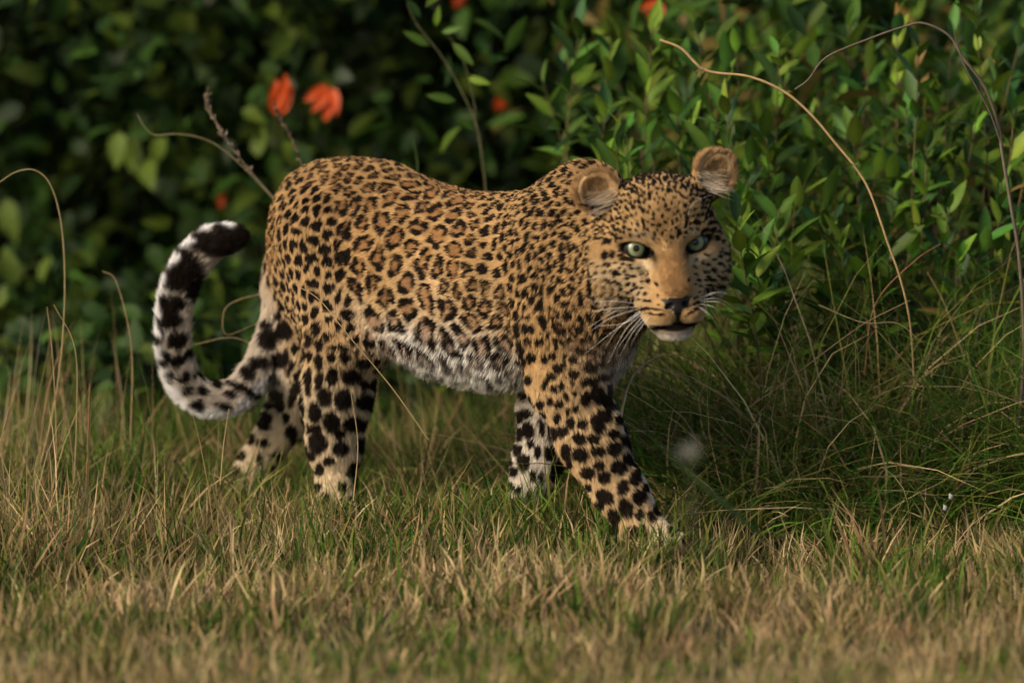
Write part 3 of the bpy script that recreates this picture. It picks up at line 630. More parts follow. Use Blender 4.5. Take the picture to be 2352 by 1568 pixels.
# ---- plant materials: colour from the mesh, a little light through the blade
def leafmat(name, rough=.45, trans=.3, objrand=False, spec=.35):
    m = bpy.data.materials.new(name); m.use_nodes = True; t = m.node_tree; b = t.nodes['Principled BSDF']; out = t.nodes['Material Output']
    at = t.nodes.new('ShaderNodeAttribute'); at.attribute_name = 'col'; c = at.outputs['Color']
    if objrand:
        oi = t.nodes.new('ShaderNodeObjectInfo'); hs = t.nodes.new('ShaderNodeHueSaturation'); t.links.new(c, hs.inputs['Color'])
        mr = t.nodes.new('ShaderNodeMapRange'); mr.inputs['To Min'].default_value = .55; mr.inputs['To Max'].default_value = 1.5; t.links.new(oi.outputs['Random'], mr.inputs[0]); t.links.new(mr.outputs[0], hs.inputs['Value'])
        m2 = t.nodes.new('ShaderNodeMath'); m2.operation = 'FRACT'; m3 = t.nodes.new('ShaderNodeMath'); m3.operation = 'MULTIPLY'; m3.inputs[1].default_value = 7.31; t.links.new(oi.outputs['Random'], m3.inputs[0]); t.links.new(m3.outputs[0], m2.inputs[0])
        mh = t.nodes.new('ShaderNodeMapRange'); mh.inputs['To Min'].default_value = .470; mh.inputs['To Max'].default_value = .525; t.links.new(m2.outputs[0], mh.inputs[0]); t.links.new(mh.outputs[0], hs.inputs['Hue'])
        c = hs.outputs[0]
    tc = t.nodes.new('ShaderNodeTexCoord'); nz = t.nodes.new('ShaderNodeTexNoise'); nz.inputs['Scale'].default_value = 60; nz.inputs['Detail'].default_value = 3; t.links.new(tc.outputs['Object'], nz.inputs['Vector'])
    mx = t.nodes.new('ShaderNodeMix'); mx.data_type = 'RGBA'; mx.blend_type = 'MULTIPLY'; mx.inputs[0].default_value = .5
    t.links.new(c, mx.inputs[6]); t.links.new(nz.outputs[0], mx.inputs[7]); c2 = t.nodes.new('ShaderNodeVectorMath'); c2.operation = 'SCALE'; c2.inputs['Scale'].default_value = 1.35; t.links.new(mx.outputs[2], c2.inputs[0]); c = c2.outputs[0]
    t.links.new(c, b.inputs['Base Color']); b.inputs['Roughness'].default_value = rough; b.inputs['Specular IOR Level'].default_value = spec
    tr = t.nodes.new('ShaderNodeBsdfTranslucent'); t.links.new(c, tr.inputs['Color']); ms = t.nodes.new('ShaderNodeMixShader'); ms.inputs[0].default_value = trans
    t.links.new(b.outputs[0], ms.inputs[1]); t.links.new(tr.outputs[0], ms.inputs[2]); t.links.new(ms.outputs[0], out.inputs[0])
    return m
m_grass = leafmat('grass_blade', .75, .25, spec=.06); m_leaf = leafmat('leaf', .5, .25, True, spec=.2); m_foli = leafmat('foliage', .55, .22, spec=.14); m_straw = leafmat('straw', .6, .12, spec=.2); m_bark = leafmat('bark', .85, 0, spec=.1)
# ---- grass blades: n blades at once
def blades(base, hdir, length, width, bend, cols, segs=4, kink=None):
    """base (n,3), hdir (n,3) start direction, bend (n,3) sideways pull towards the tip"""
    n = len(base); ks = np.linspace(0, 1, segs+1)
    pts = np.empty((n, segs+1, 3)); pts[:, 0] = base; st = (length/segs)[:, None]
    for k in range(1, segs+1):
        d = hdir+bend*ks[k]**1.4
        if kink is not None: d = d+kink*(ks[k] > .55)
        pts[:, k] = pts[:, k-1]+unit(d)*st
    ax = unit(np.cross(hdir+bend*.5, rng.normal(size=(n, 3))))
    wk = width[:, None]*(np.array([.8, 1.0, .85, .6, .3, .1])[np.minimum((ks*5).astype(int), 5)])[None]
    l = pts[:, :-1]-ax[:, None]*wk[:, :-1, None]*.5; r = pts[:, :-1]+ax[:, None]*wk[:, :-1, None]*.5
    v = np.concatenate([np.stack([l, r], 2).reshape(n, segs*2, 3), pts[:, -1:]], 1)
    vn = segs*2+1; o = np.arange(n)[:, None]*vn
    q = np.concatenate([o+np.array([2*i, 2*i+1, 2*i+3, 2*i+2]) for i in range(segs-1)], 0) if segs > 1 else np.zeros((0, 4), int)
    tr = o+np.array([2*segs-2, 2*segs-1, 2*segs])
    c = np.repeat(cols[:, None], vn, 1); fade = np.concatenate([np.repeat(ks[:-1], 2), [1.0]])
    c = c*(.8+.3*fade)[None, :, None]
    return v.reshape(-1, 3), [q, tr], c.reshape(-1, 3)
def blade_obj(name, data, mat, **k):
    vs, qs, ts, cs, o = [], [], [], [], 0
    for v, (q, t_), c in data:
        vs.append(v); qs.append(q+o); ts.append(t_+o); cs.append(c); o += len(v)
    me = mesh_np(name, np.concatenate(vs), [np.concatenate(qs), np.concatenate(ts)], mat=mat, smooth=True); vcol(me, np.concatenate(cs))
    ob = link(name, me); tag(ob, **k); return ob
def dirs(n, lean):
    d = rng.normal(size=(n, 3))*lean; d[:, 2] = 1; return unit(d)
STRAW = np.array([.46, .345, .18]); STRAW2 = np.array([.30, .205, .10]); GREEN = np.array([.085, .150, .020]); DGREEN = np.array([.030, .075, .013]); OLIVE = np.array([.15, .145, .036])
def pick(n, wts):
    c = np.stack([STRAW, STRAW2, OLIVE, GREEN, DGREEN]); w_ = np.cumsum(np.asarray(wts, float)/np.sum(wts, -1, keepdims=True), -1)
    i = (rng.random(n)[:, None] > w_).sum(1) if w_.ndim == 2 else np.searchsorted(w_, rng.random(n))
    return c[np.minimum(i, 4)]*(.65+.7*rng.random((n, 1)))*(1+.045*rng.normal(size=(n, 3)))
def scatter(n, x0, x1, y0, y1):
    x = rng.uniform(x0, x1, n); y = rng.uniform(y0, y1, n); return x, y
# short turf: mostly dry, green in patches, greener behind
n = GRASS
y = -3.6+5.2*rng.random(n)**.9; x = rng.uniform(-1, 1, n)*(1.0+.06*(y+3)); y = np.where((x < .1) & (y > .95), y-1.2*rng.random(n), y)
p2 = np.stack([x, y, 0*x], 1)
gp = np.clip(.42+.30*smooth(-.3, .2, y)+.55*snoise(p2, 1.6, 3)+.45*snoise(p2, 5, 1)+.35*snoise(p2, 11, 4)+.30*smooth(.0, .7, y)+.32*smooth(-.9, -2.0, y), .05, .95)
wt = np.stack([.9*(1-gp), .7*(1-gp), .6+0*gp, 1.0*gp, .55*gp], 1)
hgt = (.035+.06*rng.random(n)**1.6)*(1-.42*smooth(-.6, -1.4, y))*(1+.55*snoise(p2, 3, 4)+.3*snoise(p2, 9, 2))*(1+.35*smooth(-.9, -.2, y)*(1-.5*smooth(.1, .3, x)*smooth(0, -.2, y))+.5*smooth(.0, .6, y)+.5*smooth(-.15, -.45, x)*smooth(-.7, 0, y))
base = np.stack([x, y, gz(x, y)-.004], 1); dr = dirs(n, .38); colr = pick(n, wt)
nt_ = n//26; tc_ = np.arange(n)//26; tc_ = np.minimum(tc_, nt_-1); half = rng.random(n) < .6                    # six blades in ten grow in tufts of one colour
cs = rng.integers(n, size=nt_); off = rng.normal(size=(n, 2))*(.012+.012*rng.random((nt_, 1))[tc_])
bx_, by_ = x[cs][tc_]+off[:, 0], y[cs][tc_]+off[:, 1]
tb = np.stack([bx_, by_, gz(bx_, by_)-.004], 1); td = unit(np.concatenate([off*22+rng.normal(size=(n, 2))*.18, np.ones((n, 1))], 1)); tcol = colr[cs][tc_]*(.8+.4*rng.random((n, 1)))
hgt = np.where(half, hgt[cs][tc_]*(.5+.8*rng.random(n))*.85, hgt*.85)
base = np.where(half[:, None], tb, base); dr = np.where(half[:, None], td, dr); colr = np.where(half[:, None], tcol, colr)
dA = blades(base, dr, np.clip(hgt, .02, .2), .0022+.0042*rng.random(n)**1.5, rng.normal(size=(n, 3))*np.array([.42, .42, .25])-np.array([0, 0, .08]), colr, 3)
n = GRASS//6                                                                     # upright dry stalks among it
y = -3.0+3.9*rng.random(n); x = rng.uniform(-1, 1, n)*(1.0+.06*(y+3)); p2 = np.stack([x, y, 0*x], 1)
left = smooth(-.1, -.5, x)
hgt = (.03+.055*rng.random(n))*(1+1.2*left*smooth(-.7, .1, y))*(1+.25*snoise(p2, 2, 5))
dB = blades(np.stack([x, y, gz(x, y)-.004], 1), dirs(n, .28), np.clip(hgt, .03, .4), .0012+.0013*rng.random(n), rng.normal(size=(n, 3))*.25, pick(n, [1.0, .7, .3, .06, .0]), 3)
blade_obj('grass', [dA, dB], m_grass, kind='stuff', label='short dry and green grass covering the ground', cat='grass')
# taller green grass behind the animal and under the shrubs
n = GRASS//4
y = .12+2.3*rng.random(n)**1.15; x = rng.uniform(-1.25, 1.3, n); p2 = np.stack([x, y, 0*x], 1)
rt = smooth(-.1, .35, x)
keep = rng.random(n) < (.55+.45*rt)*(1-.9*(1-rt)*smooth(.75, 1.2, y)); x, y, p2, rt = x[keep], y[keep], p2[keep], rt[keep]; n = len(x)
hgt = (.10+.17*rng.random(n))*(.72+.6*rt)*(1-.5*(1-rt)*smooth(.7, 1.4, y))*(1+.3*snoise(p2, 2.5, 2))
gp = np.clip(.62+.5*snoise(p2, 2.2, 5), .1, 1)
wt = np.stack([.25*(1-gp)+.05, .35*(1-gp), .45+0*gp, 1.0*gp, .8*gp], 1)
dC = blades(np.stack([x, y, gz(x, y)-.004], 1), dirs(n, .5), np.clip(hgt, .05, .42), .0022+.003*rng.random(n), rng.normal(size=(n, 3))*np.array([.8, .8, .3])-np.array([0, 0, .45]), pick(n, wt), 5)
n = GRASS//6                                                                     # rank tangle right of the leopard, in front of the shrubs
y = -.12+1.0*rng.random(n); x = .20+1.05*rng.random(n); p2 = np.stack([x, y, 0*x], 1)
hgt = (.14+.36*rng.random(n))*(.30+.9*smooth(-.15, .2, y))*(1+.3*snoise(p2, 3, 1))*(.75+.25*smooth(.2, .5, x))
gp = np.clip(.6+.5*snoise(p2, 3, 2), .1, 1); wt = np.stack([.25*(1-gp)+.03, .12*(1-gp), .35+0*gp, 1.3*gp, .8*gp], 1)
dE = blades(np.stack([x, y, gz(x, y)-.004], 1), dirs(n, .6), np.clip(hgt, .04, .62), .002+.0034*rng.random(n), rng.normal(size=(n, 3))*np.array([.9, .9, .3])-np.array([0, 0, .5]), pick(n, wt)*1.4, 5)  # grass colour brightened to make up for the leopard's shadow here
n = GRASS//26
y = .10+1.2*rng.random(n); x = rng.uniform(-.2, 1.25, n)
kk = rng.normal(size=(n, 3))*1.2; kk[:, 2] = -np.abs(kk[:, 2])*.6
dD = blades(np.stack([x, y, gz(x, y)+.16*rng.random(n)*smooth(.0, .4, x)], 1), dirs(n, 1.1), .10+.22*rng.random(n), .0014+.0012*rng.random(n), rng.normal(size=(n, 3))*.35, pick(n, [1.0, .8, .5, 0, 0]), 5, kk*(rng.random((n, 1)) < .4))
n = 420                                                                          # straw stand at the left
y = rng.uniform(-.25, .75, n); x = -.86+.16*rng.normal(size=n)+.05*y
dF = blades(np.stack([x, y, gz(x, y)], 1), dirs(n, .16), .14+.24*rng.random(n)**1.4, .002+.0022*rng.random(n), rng.normal(size=(n, 3))*.3, pick(n, [1, .9, .3, .1, 0]), 5, rng.normal(size=(n, 3))*(rng.random((n, 1)) < .25)*.8)
n = 5200                                                                         # tufts that hide the feet
cx_, cy_ = np.array([P(q_, 1180, d_)[:2] for q_, d_ in ((770, .02), (800, -.02), (735, .05), (550, .26), (590, .24), (640, .2), (1195, -.04), (1230, -.06), (1160, 0), (900, 0), (1010, -.05), (1080, .05), (680, .0), (1500, -.40), (1540, -.38), (520, .24), (450, .1), (760, -.02), (1200, -.08), (950, .3), (1050, .3))]).T
ci = rng.integers(len(cx_), size=n); x = cx_[ci]+.05*rng.normal(size=n); y = cy_[ci]+.035*rng.normal(size=n); p2 = np.stack([x, y, 0*x], 1)
gp = np.clip(.5+.6*snoise(p2, 4, 2), .1, 1); wt = np.stack([.9*(1-gp)+.1, .6*(1-gp), .4+0*gp, 1.0*gp, .5*gp], 1)
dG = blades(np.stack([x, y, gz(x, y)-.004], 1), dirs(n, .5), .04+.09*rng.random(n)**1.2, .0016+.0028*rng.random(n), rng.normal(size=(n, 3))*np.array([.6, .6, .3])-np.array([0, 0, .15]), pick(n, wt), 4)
blade_obj('tall_grass', [dC, dD, dE, dF, dG], m_grass, kind='stuff', label='taller tangled green grass and straw behind the leopard', cat='grass')

def stem(name, path, r0, r1, col, label, cat='grass stem', spike=None, tuft=None, n=7, group=None):
    """path: (px, py, depth) points"""
    c = catmull([P(*q) for q in path], n); v, f = tube(c, r0, r1, 5); cols = np.tile(np.array(col), (len(v), 1)); V_, F_, C_ = [v], [f], [cols]
    root = link(name, None) if (spike or tuft) else None
    def mk(nm, vs, fs, cs, par):
        me = mesh_np(nm, vs, fs, mat=m_straw); vcol(me, cs*(.85+.3*rng.random((len(vs), 1)))); return link(nm, me, par)
    o = mk(name if root is None else 'stalk', v, f, cols, root)
    if spike:                                                      # bristly seed head along part of the stem
        i0, i1, scol, sl_ = spike; a, z = int(i0*(len(c)-1)), int(i1*(len(c)-1)); seg = c[a:z+1]; m_ = 150
        tt = rng.random(m_)*(len(seg)-1.01); k0 = tt.astype(int); bp_ = seg[k0]+(seg[k0+1]-seg[k0])*(tt-k0)[:, None]; tg = unit(seg[k0+1]-seg[k0])
        bv, bf, bcx = blades(bp_, unit(tg*1.0+rng.normal(size=(m_, 3))*.5), sl_*(.7+.6*rng.random(m_)), np.full(m_, sl_*.34), tg*.4, np.tile(np.array(scol), (m_, 1))*(.6+.7*rng.random((m_, 1))), 3)
        s_ = mk('seed_head', bv, bf, bcx, root)
    if tuft:
        for ix, num, ln in tuft:
            p0 = c[int(ix*(len(c)-1))]; bb = np.repeat(p0[None], num, 0)
            bv, bf, bcx = blades(bb, unit(rng.normal(size=(num, 3))), ln*(.5+.8*rng.random(num)), np.full(num, .0016), rng.normal(size=(num, 3))*.5, np.tile(np.array([.22, .21, .09]), (num, 1)), 4)
            mk('node_tuft', bv, bf, bcx, root)
    tag(root or o, label, cat, group); return root or o
SC = (.40, .285, .14); TC = (.20, .15, .09)
stem('seed_spike', [(650, 478, .42), (590, 410, .42), (540, 350, .42), (502, 290, .42), (477, 240, .42), (478, 198, .42)], .0011, .0006, TC, 'thick bristly seed spike rising behind the leopard rump, tallest of the spikes', 'seed spike', spike=(.25, .93, (.26, .20, .14), .010), group='seed spikes behind the rump')
stem('seed_spike', [(705, 420, .45), (690, 370, .45), (665, 310, .45), (642, 272, .45), (630, 236, .45)], .0010, .0005, TC, 'short dark seed spike in front of the orange flower above the rump', 'seed spike', spike=(.25, .97, (.17, .12, .08), .008), group='seed spikes behind the rump')
stem('straw', [(640, 470, .46), (560, 385, .46), (500, 335, .46), (450, 314, .46), (400, 308, .46), (355, 310, .46), (332, 292, .46), (315, 262, .46)], .0012, .0008, (.22, .19, .09), 'thin curled bare stem reaching left from the rump')
stem('straw', [(95, 1060, .2), (125, 930, .2), (143, 790, .2), (149, 640, .2), (140, 510, .2), (116, 425, .2), (80, 391, .2), (35, 396, .2), (-10, 425, .2)], .0016, .0008, (.33, .25, .12), 'tall straw stem arching over at the left edge')
stem('straw', [(1515, 92, .02), (1565, 112, .02), (1622, 162, .02), (1720, 176, .02), (1800, 210, .02), (1862, 262, .02), (1920, 330, .02), (1966, 386, .02), (2000, 445, .02), (2040, 560, .02), (2068, 640, .02), (2090, 740, .02), (2100, 880, .02)], .0026, .0016, (.46, .31, .14), 'long golden stem arching over the shrub right of the leopard head', tuft=[(.16, 14, .016), (.58, 16, .014)])
for a_, lb in (([(130, 1120, .1), (128, 950, .1), (120, 810, .1), (108, 705, .1)], 'straight straw stalk at left, beside the arching stem'),
               ([(170, 1110, .05), (176, 960, .05), (172, 800, .05), (124, 700, .05)], 'bent straw stalk crossing over its straight neighbour at left'),
               ([(198, 1120, .0), (203, 980, .0), (206, 880, .0)], 'short reddish straw stalk right of the bent stalk at left'),
               ([(300, 1010, .3), (302, 800, .3), (268, 650, .3), (235, 622, .3)], 'faint thin stem with drooping tip left of the curled tail'),
               ([(506, 1112, -.12), (514, 1020, -.12), (526, 938, -.12)], 'upright straw stalk standing in front of the tail curve'),
               ([(812, 1150, -.1), (822, 1020, -.1), (806, 900, -.1)], 'thin pale stalk in front of the near hind leg'),
               ([(985, 1010, -.16), (900, 890, -.16), (800, 770, -.16), (735, 690, -.14), (680, 655, -.12)], 'long tan stem slanting across the thigh and belly'),
               ([(600, 798, .35), (530, 775, .35), (445, 792, .35)], 'lower pale straw lying inside the tail curve'),
               ([(612, 672, .35), (545, 690, .35), (515, 715, .35), (520, 768, .35), (590, 742, .35)], 'looped straw between the tail and the rump'),
               ([(1720, 935, .0), (1800, 880, .0), (1905, 800, .02), (1990, 740, .04), (2090, 690, .06)], 'long pale straw lying diagonally over the tangle right of the chin'),
               ([(2290, 930, .2), (2240, 880, .2), (2170, 700, .2), (2130, 625, .2)], 'thin straw leaning left among the tangle at far right'),
               ([(1880, 700, .0), (1980, 740, .0), (2060, 742, .0), (2110, 780, .0)], 'kinked straw pointing right at the middle of the tangle'),
               ([(1985, 860, .1), (2010, 700, .1), (2100, 600, .1), (2160, 560, .12)], 'reddish straw rising steeply through the tangle at right'),
               ([(960, 420, .6), (958, 370, .6), (950, 322, .6)], 'single green blade standing up behind the back')):
    stem('straw', a_, .0011, .0006, SC if 'green' not in lb and 'reddish' not in lb else ((.10, .15, .04) if 'green' in lb else (.32, .16, .08)), lb)
# dark wide blade and seed fluff near the lens
bl = blades(np.array([P(1745, 1225, -1.2)]), np.array([unit(P(1440, 975, -1.3)-P(1745, 1225, -1.2))]), np.array([.27]), np.array([.012]), np.array([[0, 0, .12]]), np.array([[.045, .085, .03]]), 5)
blade_obj('wide_grass', [bl], m_grass, label='broad dark green blade slanting beside the front paw', cat='grass blade')
nf = 60; fc = P(1582, 1036, -2.3)
fl = blades(np.repeat(fc[None], nf, 0)+rng.normal(size=(nf, 3))*.004, unit(rng.normal(size=(nf, 3))*np.array([1.3, 1, .7])), .008+.02*rng.random(nf), np.full(nf, .0007), rng.normal(size=(nf, 3))*.3, np.tile(np.array([[.42, .40, .34]]), (nf, 1)), 2)
root = link('seed_fluff', None); blade_obj('fluff', [fl], m_straw).parent = root
c = catmull([P(1582, 1036, -2.3), P(1586, 1120, -2.28), P(1592, 1250, -2.26), PG(1596, 1600)], 6); v, f = tube(c, .0006, .0009, 4); me = mesh_np('stalk', v, f, mat=m_straw); vcol(me, np.tile([.2, .2, .1], (len(v), 1))); link('stalk', me, root)
tag(root, 'small blurred white seed fluff right of the front leg', 'seed fluff')
c = catmull([P(1405, 1215, -.05), P(1412, 1060, -.05), P(1430, 935, -.05), P(1450, 870, -.05), P(1480, 836, -.05), P(1518, 814, -.05)], 5); v, f = tube(c, np.linspace(.0032, .0010, len(c))*(.7+.6*rng.random(len(c))), None, 6); me = mesh_np('bark_strip', v, f, mat=m_bark); vcol(me, np.tile([.66, .52, .36], (len(v), 1))*(.6+.6*rng.random((len(v), 1)))); tag(link('bark_strip', me), 'pale peeling stick standing behind the chest', 'stick')
# ---- leaves
def leaf_mesh(name, L, Wd, fold, droop, tipw, col, nseg=5):
    ks = np.linspace(0, 1, nseg+1); wv = Wd*.5*np.sin(np.pi*ks**tipw)**.8; wv[0] = Wd*.05; wv[-1] = 0
    v, f, c = [], [], []
    for k, w_ in zip(ks, wv):
        zc = -droop*L*k*k
        v += [(-w_, L*k, zc+fold*w_), (0, L*k, zc), (w_, L*k, zc+fold*w_)]
        c += [np.array(col)*(1+.1*math.sin(k*9)), np.array(col)*1.35, np.array(col)*(1-.1*math.sin(k*9))]
    for i in range(nseg):
        for j in range(2): f.append((3*i+j, 3*i+j+1, 3*i+j+4, 3*i+j+3))
    me = mesh_np(name, np.array(v), np.array(f), mat=m_leaf); vcol(me, np.array(c)); return me
LG = (.046, .105, .013); LY = (.095, .165, .016); LB = (.030, .074, .020); LD = (.012, .028, .006); HG = (.024, .055, .008); HY = (.052, .080, .009)
LANCE = [leaf_mesh('leaf', .060, .020, .3, .3, .8, (.16, .12, .03))]+[leaf_mesh('leaf', L_, w_, fo, dr, tw, c) for L_, w_, fo, dr, tw, c in ((.066, .021, .35, .06, .85, LG), (.060, .022, .3, .16, .8, LY), (.074, .023, .25, .28, .85, LG), (.055, .020, .4, .02, .9, LB), (.064, .025, .2, .2, .75, LY))]
OVATE = [leaf_mesh('leaf', L_, w_, fo, dr, tw, c) for L_, w_, fo, dr, tw, c in ((.060, .036, .25, .2, .7, HG), (.052, .030, .2, .1, .65, LD), (.070, .038, .3, .3, .7, HY), (.055, .034, .15, .25, .75, LD))]
def basis(d, up):
    """rotation with local +Y along d and local +Z near up"""
    y_ = unit(d); x_ = unit(np.cross(y_, up)); z_ = np.cross(x_, y_); return np.stack([x_, y_, z_], 1)
def put_leaf(me, pos, d, up, s, par):
    o = bpy.data.objects.new('leaf', me); COL.objects.link(o); o.parent = par
    M = np.eye(4); M[:3, :3] = basis(d, up)*s; M[:3, 3] = pos; o.matrix_world = Matrix(M.tolist()); o.matrix_basis = Matrix(M.tolist()); return o
LDATA = {}
def leaf_data(me):
    if me.name not in LDATA:
        v = np.empty(len(me.vertices)*3); me.vertices.foreach_get('co', v); c = np.empty(len(me.vertices)*4); me.color_attributes['col'].data.foreach_get('color', c)
        f = np.empty(len(me.loops), np.int32); me.loops.foreach_get('vertex_index', f); LDATA[me.name] = (v.reshape(-1, 3), f.reshape(-1, 4), c.reshape(-1, 4)[:, :3])
    return LDATA[me.name]
def mass(name, items, mat, par):
    """items: (leaf mesh, pos, dir, up, scale, tint) joined into one mesh"""
    vs, fs, cs, o = [], [], [], 0
    for me, p, d, u, s, tn in items:
        v, f, c = leaf_data(me); vs.append(v@(basis(d, u)*s).T+p); fs.append(f+o); cs.append(c*tn); o += len(v)
    m = mesh_np(name, np.concatenate(vs), np.concatenate(fs), mat=mat); vcol(m, np.concatenate(cs)); ob = link(name, m, par); tag(ob, kind='stuff'); return ob
def branch(name, c, r0, r1, col, par, sides=5):
    v, f = tube(c, r0, r1, sides); me = mesh_np(name, v, f, mat=m_bark); vcol(me, np.tile(np.array(col), (len(v), 1))*(.75+.5*rng.random((len(v), 1)))); return link(name, me, par)
# ---- leafy shrub right of the leopard: each shrub a handful of shoots with whorls of narrow leaves
def shoot(par, tip, base, nl, size, mass_items, limit):
    mid = (tip+base)*.5+rng.normal(size=3)*np.array([.03, .03, .01]); c = catmull([base, mid, tip], 8)
    branch('stem', c, .0026, .0012, (.11, .085, .04), par)
    ax = unit(c[-1]-c[-3]); ph = rng.uniform(0, 6.28)
    for k in range(nl):
        f_ = (k/(nl-1))**1.1; i = (1-f_*.40)*(len(c)-1); i0 = int(min(i, len(c)-2)); pos = c[i0]+(c[i0+1]-c[i0])*(i-i0)
        ph += 2.4; rad = np.array([math.cos(ph), math.sin(ph), 0]); op = .45+.75*f_+.2*rng.normal()
        d = unit(ax*(1.0-.55*f_)+rad*op+rng.normal(size=3)*.12); up = unit(ax-d*.6+rng.normal(size=3)*.15)
        me = LANCE[rng.integers(1, len(LANCE)) if rng.random() < .97 else 0]; s = size*(.5+.65*rng.random())*(1-.15*(f_ < .15))
        if limit[0] > 0: put_leaf(me, pos, d, up, s, par); limit[0] -= 1
        else: mass_items.append((me, pos, d, up, s, .6+.8*rng.random()))
SHRUBS = [
 ('small shrub with bright leaves just behind the leopard neck', [(1440, 300, .45), (1420, 340, .4), (1390, 250, .6), (1490, 180, .7), (1555, 250, .6), (1500, 60, .8), (1330, 70, .85), (1400, 120, .9)]),
 ('shrub with upright yellow-green shoots directly right of the leopard ear', [(1670, 245, .4), (1640, 300, .45), (1760, 300, .55), (1790, 110, .45), (1720, 380, .4), (1700, 470, .35), (1600, 60, .8), (1690, 120, .8), (1580, 300, .6)]),
 ('shrub whose bright leaves touch the leopard right cheek', [(1690, 510, .1), (1715, 575, .12), (1740, 560, .2), (1790, 480, .3), (1830, 560, .3), (1760, 640, .2), (1850, 420, .4)]),
 ('shrub under the middle of the arching golden stem', [(1960, 300, .6), (1900, 480, .35), (2040, 560, .3), (1930, 560, .3), (1990, 640, .3), (1860, 250, .8), (2000, 130, .8), (1950, 60, .9), (2050, 420, .5)]),
 ('tall leafy shrub right of the arching golden stem', [(2110, 110, .5), (2130, 340, .45), (2080, 250, .6), (2180, 480, .35), (2110, 500, .4), (2060, 40, .8), (2160, 200, .6), (2200, 590, .3)]),
 ('shrub at the right edge behind the dark twig', [(2240, 10, .5), (2290, 120, .5), (2330, 250, .4), (2240, 290, .5), (2300, 420, .35), (2260, 560, .3), (2340, 520, .3), (2350, 60, .7), (2380, 380, .4)]),
 ('darker shrub deep behind the ears', [(1560, 20, 1.3), (1650, 40, 1.4), (1450, 40, 1.3), (1730, 90, 1.4), (1820, 20, 1.5), (1600, 160, 1.2), (1880, 150, 1.4), (1760, 220, 1.3)]),
 ('darker shrub deep behind the golden stem', [(1930, 220, 1.3), (2020, 300, 1.3), (2100, 30, 1.5), (2200, 80, 1.4), (2300, 20, 1.5), (2180, 300, 1.2), (2330, 180, 1.3), (2060, 160, 1.5), (1850, 360, 1.2)])]
for si, (lb, tips) in enumerate(SHRUBS):
    bx = np.mean([P(*q)[0] for q in tips]); by = np.mean([q[2] for q in tips])+.15
    root = link('leafy_shrub', None); tag(root, lb, 'shrub', 'narrow-leaved shrubs on the right'); items = []; lim = [290]
    for (a_, b_, d_) in tips:
        if si < 6 and d_ > .15: d_ = .16+.6*(d_-.15)
        tip = P(a_, b_, d_)
        base = np.array([bx+.35*(tip[0]-bx)+.03*rng.normal(), d_+.12+.05*rng.normal(), 0]); base[2] = gz(base[0], base[1])
        shoot(root, tip, base, 16, 1.15, items, lim)
        for q in range(1 if si < 6 else 3):                                       # side shoots
            t2 = tip+np.array([rng.normal()*.08, .06+.08*rng.random(), -.02-.07*rng.random()]); b2 = base+(tip-base)*.25
            shoot(root, t2, b2, 10, 1.15, items, lim)
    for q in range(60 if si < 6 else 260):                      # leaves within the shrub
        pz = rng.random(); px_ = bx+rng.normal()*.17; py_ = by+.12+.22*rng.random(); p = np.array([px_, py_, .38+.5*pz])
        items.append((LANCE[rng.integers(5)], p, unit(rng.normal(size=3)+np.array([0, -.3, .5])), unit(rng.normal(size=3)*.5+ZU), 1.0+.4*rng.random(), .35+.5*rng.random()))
    mass('foliage', items, m_foli, root)
tw = link('woody_twig', None); tag(tw, 'thin grey-brown woody twig arching over at upper right', 'twig')
branch('stem', catmull([P(*q) for q in ((1826, 206, .06), (1858, 182, .06), (1898, 132, .06), (1990, 92, .06), (2075, 62, .06), (2122, 54, .06), (2180, 82, .06), (2212, 132, .06), (2262, 200, .06), (2294, 290, .06), (2302, 350, .06), (2322, 470, .06), (2342, 600, .06), (2352, 800, .06), (2340, 1000, .06))], 5), .0014, .0034, (.12, .095, .07), tw)
branch('side_twig', catmull([P(*q) for q in ((2300, 330, .06), (2270, 250, .05), (2215, 150, .04), (2190, 70, .04))], 5), .0022, .0010, (.10, .08, .06), tw)
branch('side_twig', catmull([P(*q) for q in ((2335, 560, .06), (2290, 640, .3), (2255, 720, .25), (2240, 800, .22))], 5), .0018, .0010, (.08, .06, .045), tw)
wv = link('climbing_weed', None); tag(wv, 'thin climbing weed with small curled leaves above the back', 'weed')
branch('stem', catmull([P(*q) for q in ((1118, 470, .7), (1112, 400, .7), (1095, 290, .7), (1060, 210, .7), (1015, 130, .7), (960, 60, .7), (935, 10, .7))], 6), .0018, .0010, (.10, .10, .045), wv)
branch('side_stem', catmull([P(*q) for q in ((1092, 290, .7), (1088, 230, .7), (1060, 130, .7), (1020, 70, .7))], 6), .0012, .0007, (.10, .10, .045), wv)
for a_, b_, ang in ((1015, 75, .3), (1040, 100, -.8), (985, 105, 2.6), (1000, 60, 1.4), (1045, 232, 2.9), (965, 40, 2.2), (1075, 180, -.2), (1090, 300, 2.5)):
    put_leaf(LANCE[rng.integers(5)], P(a_, b_, .7), np.array([math.cos(ang), -.3, math.sin(ang)]), np.array([0, -1, .3]), .55+.3*rng.random(), wv)
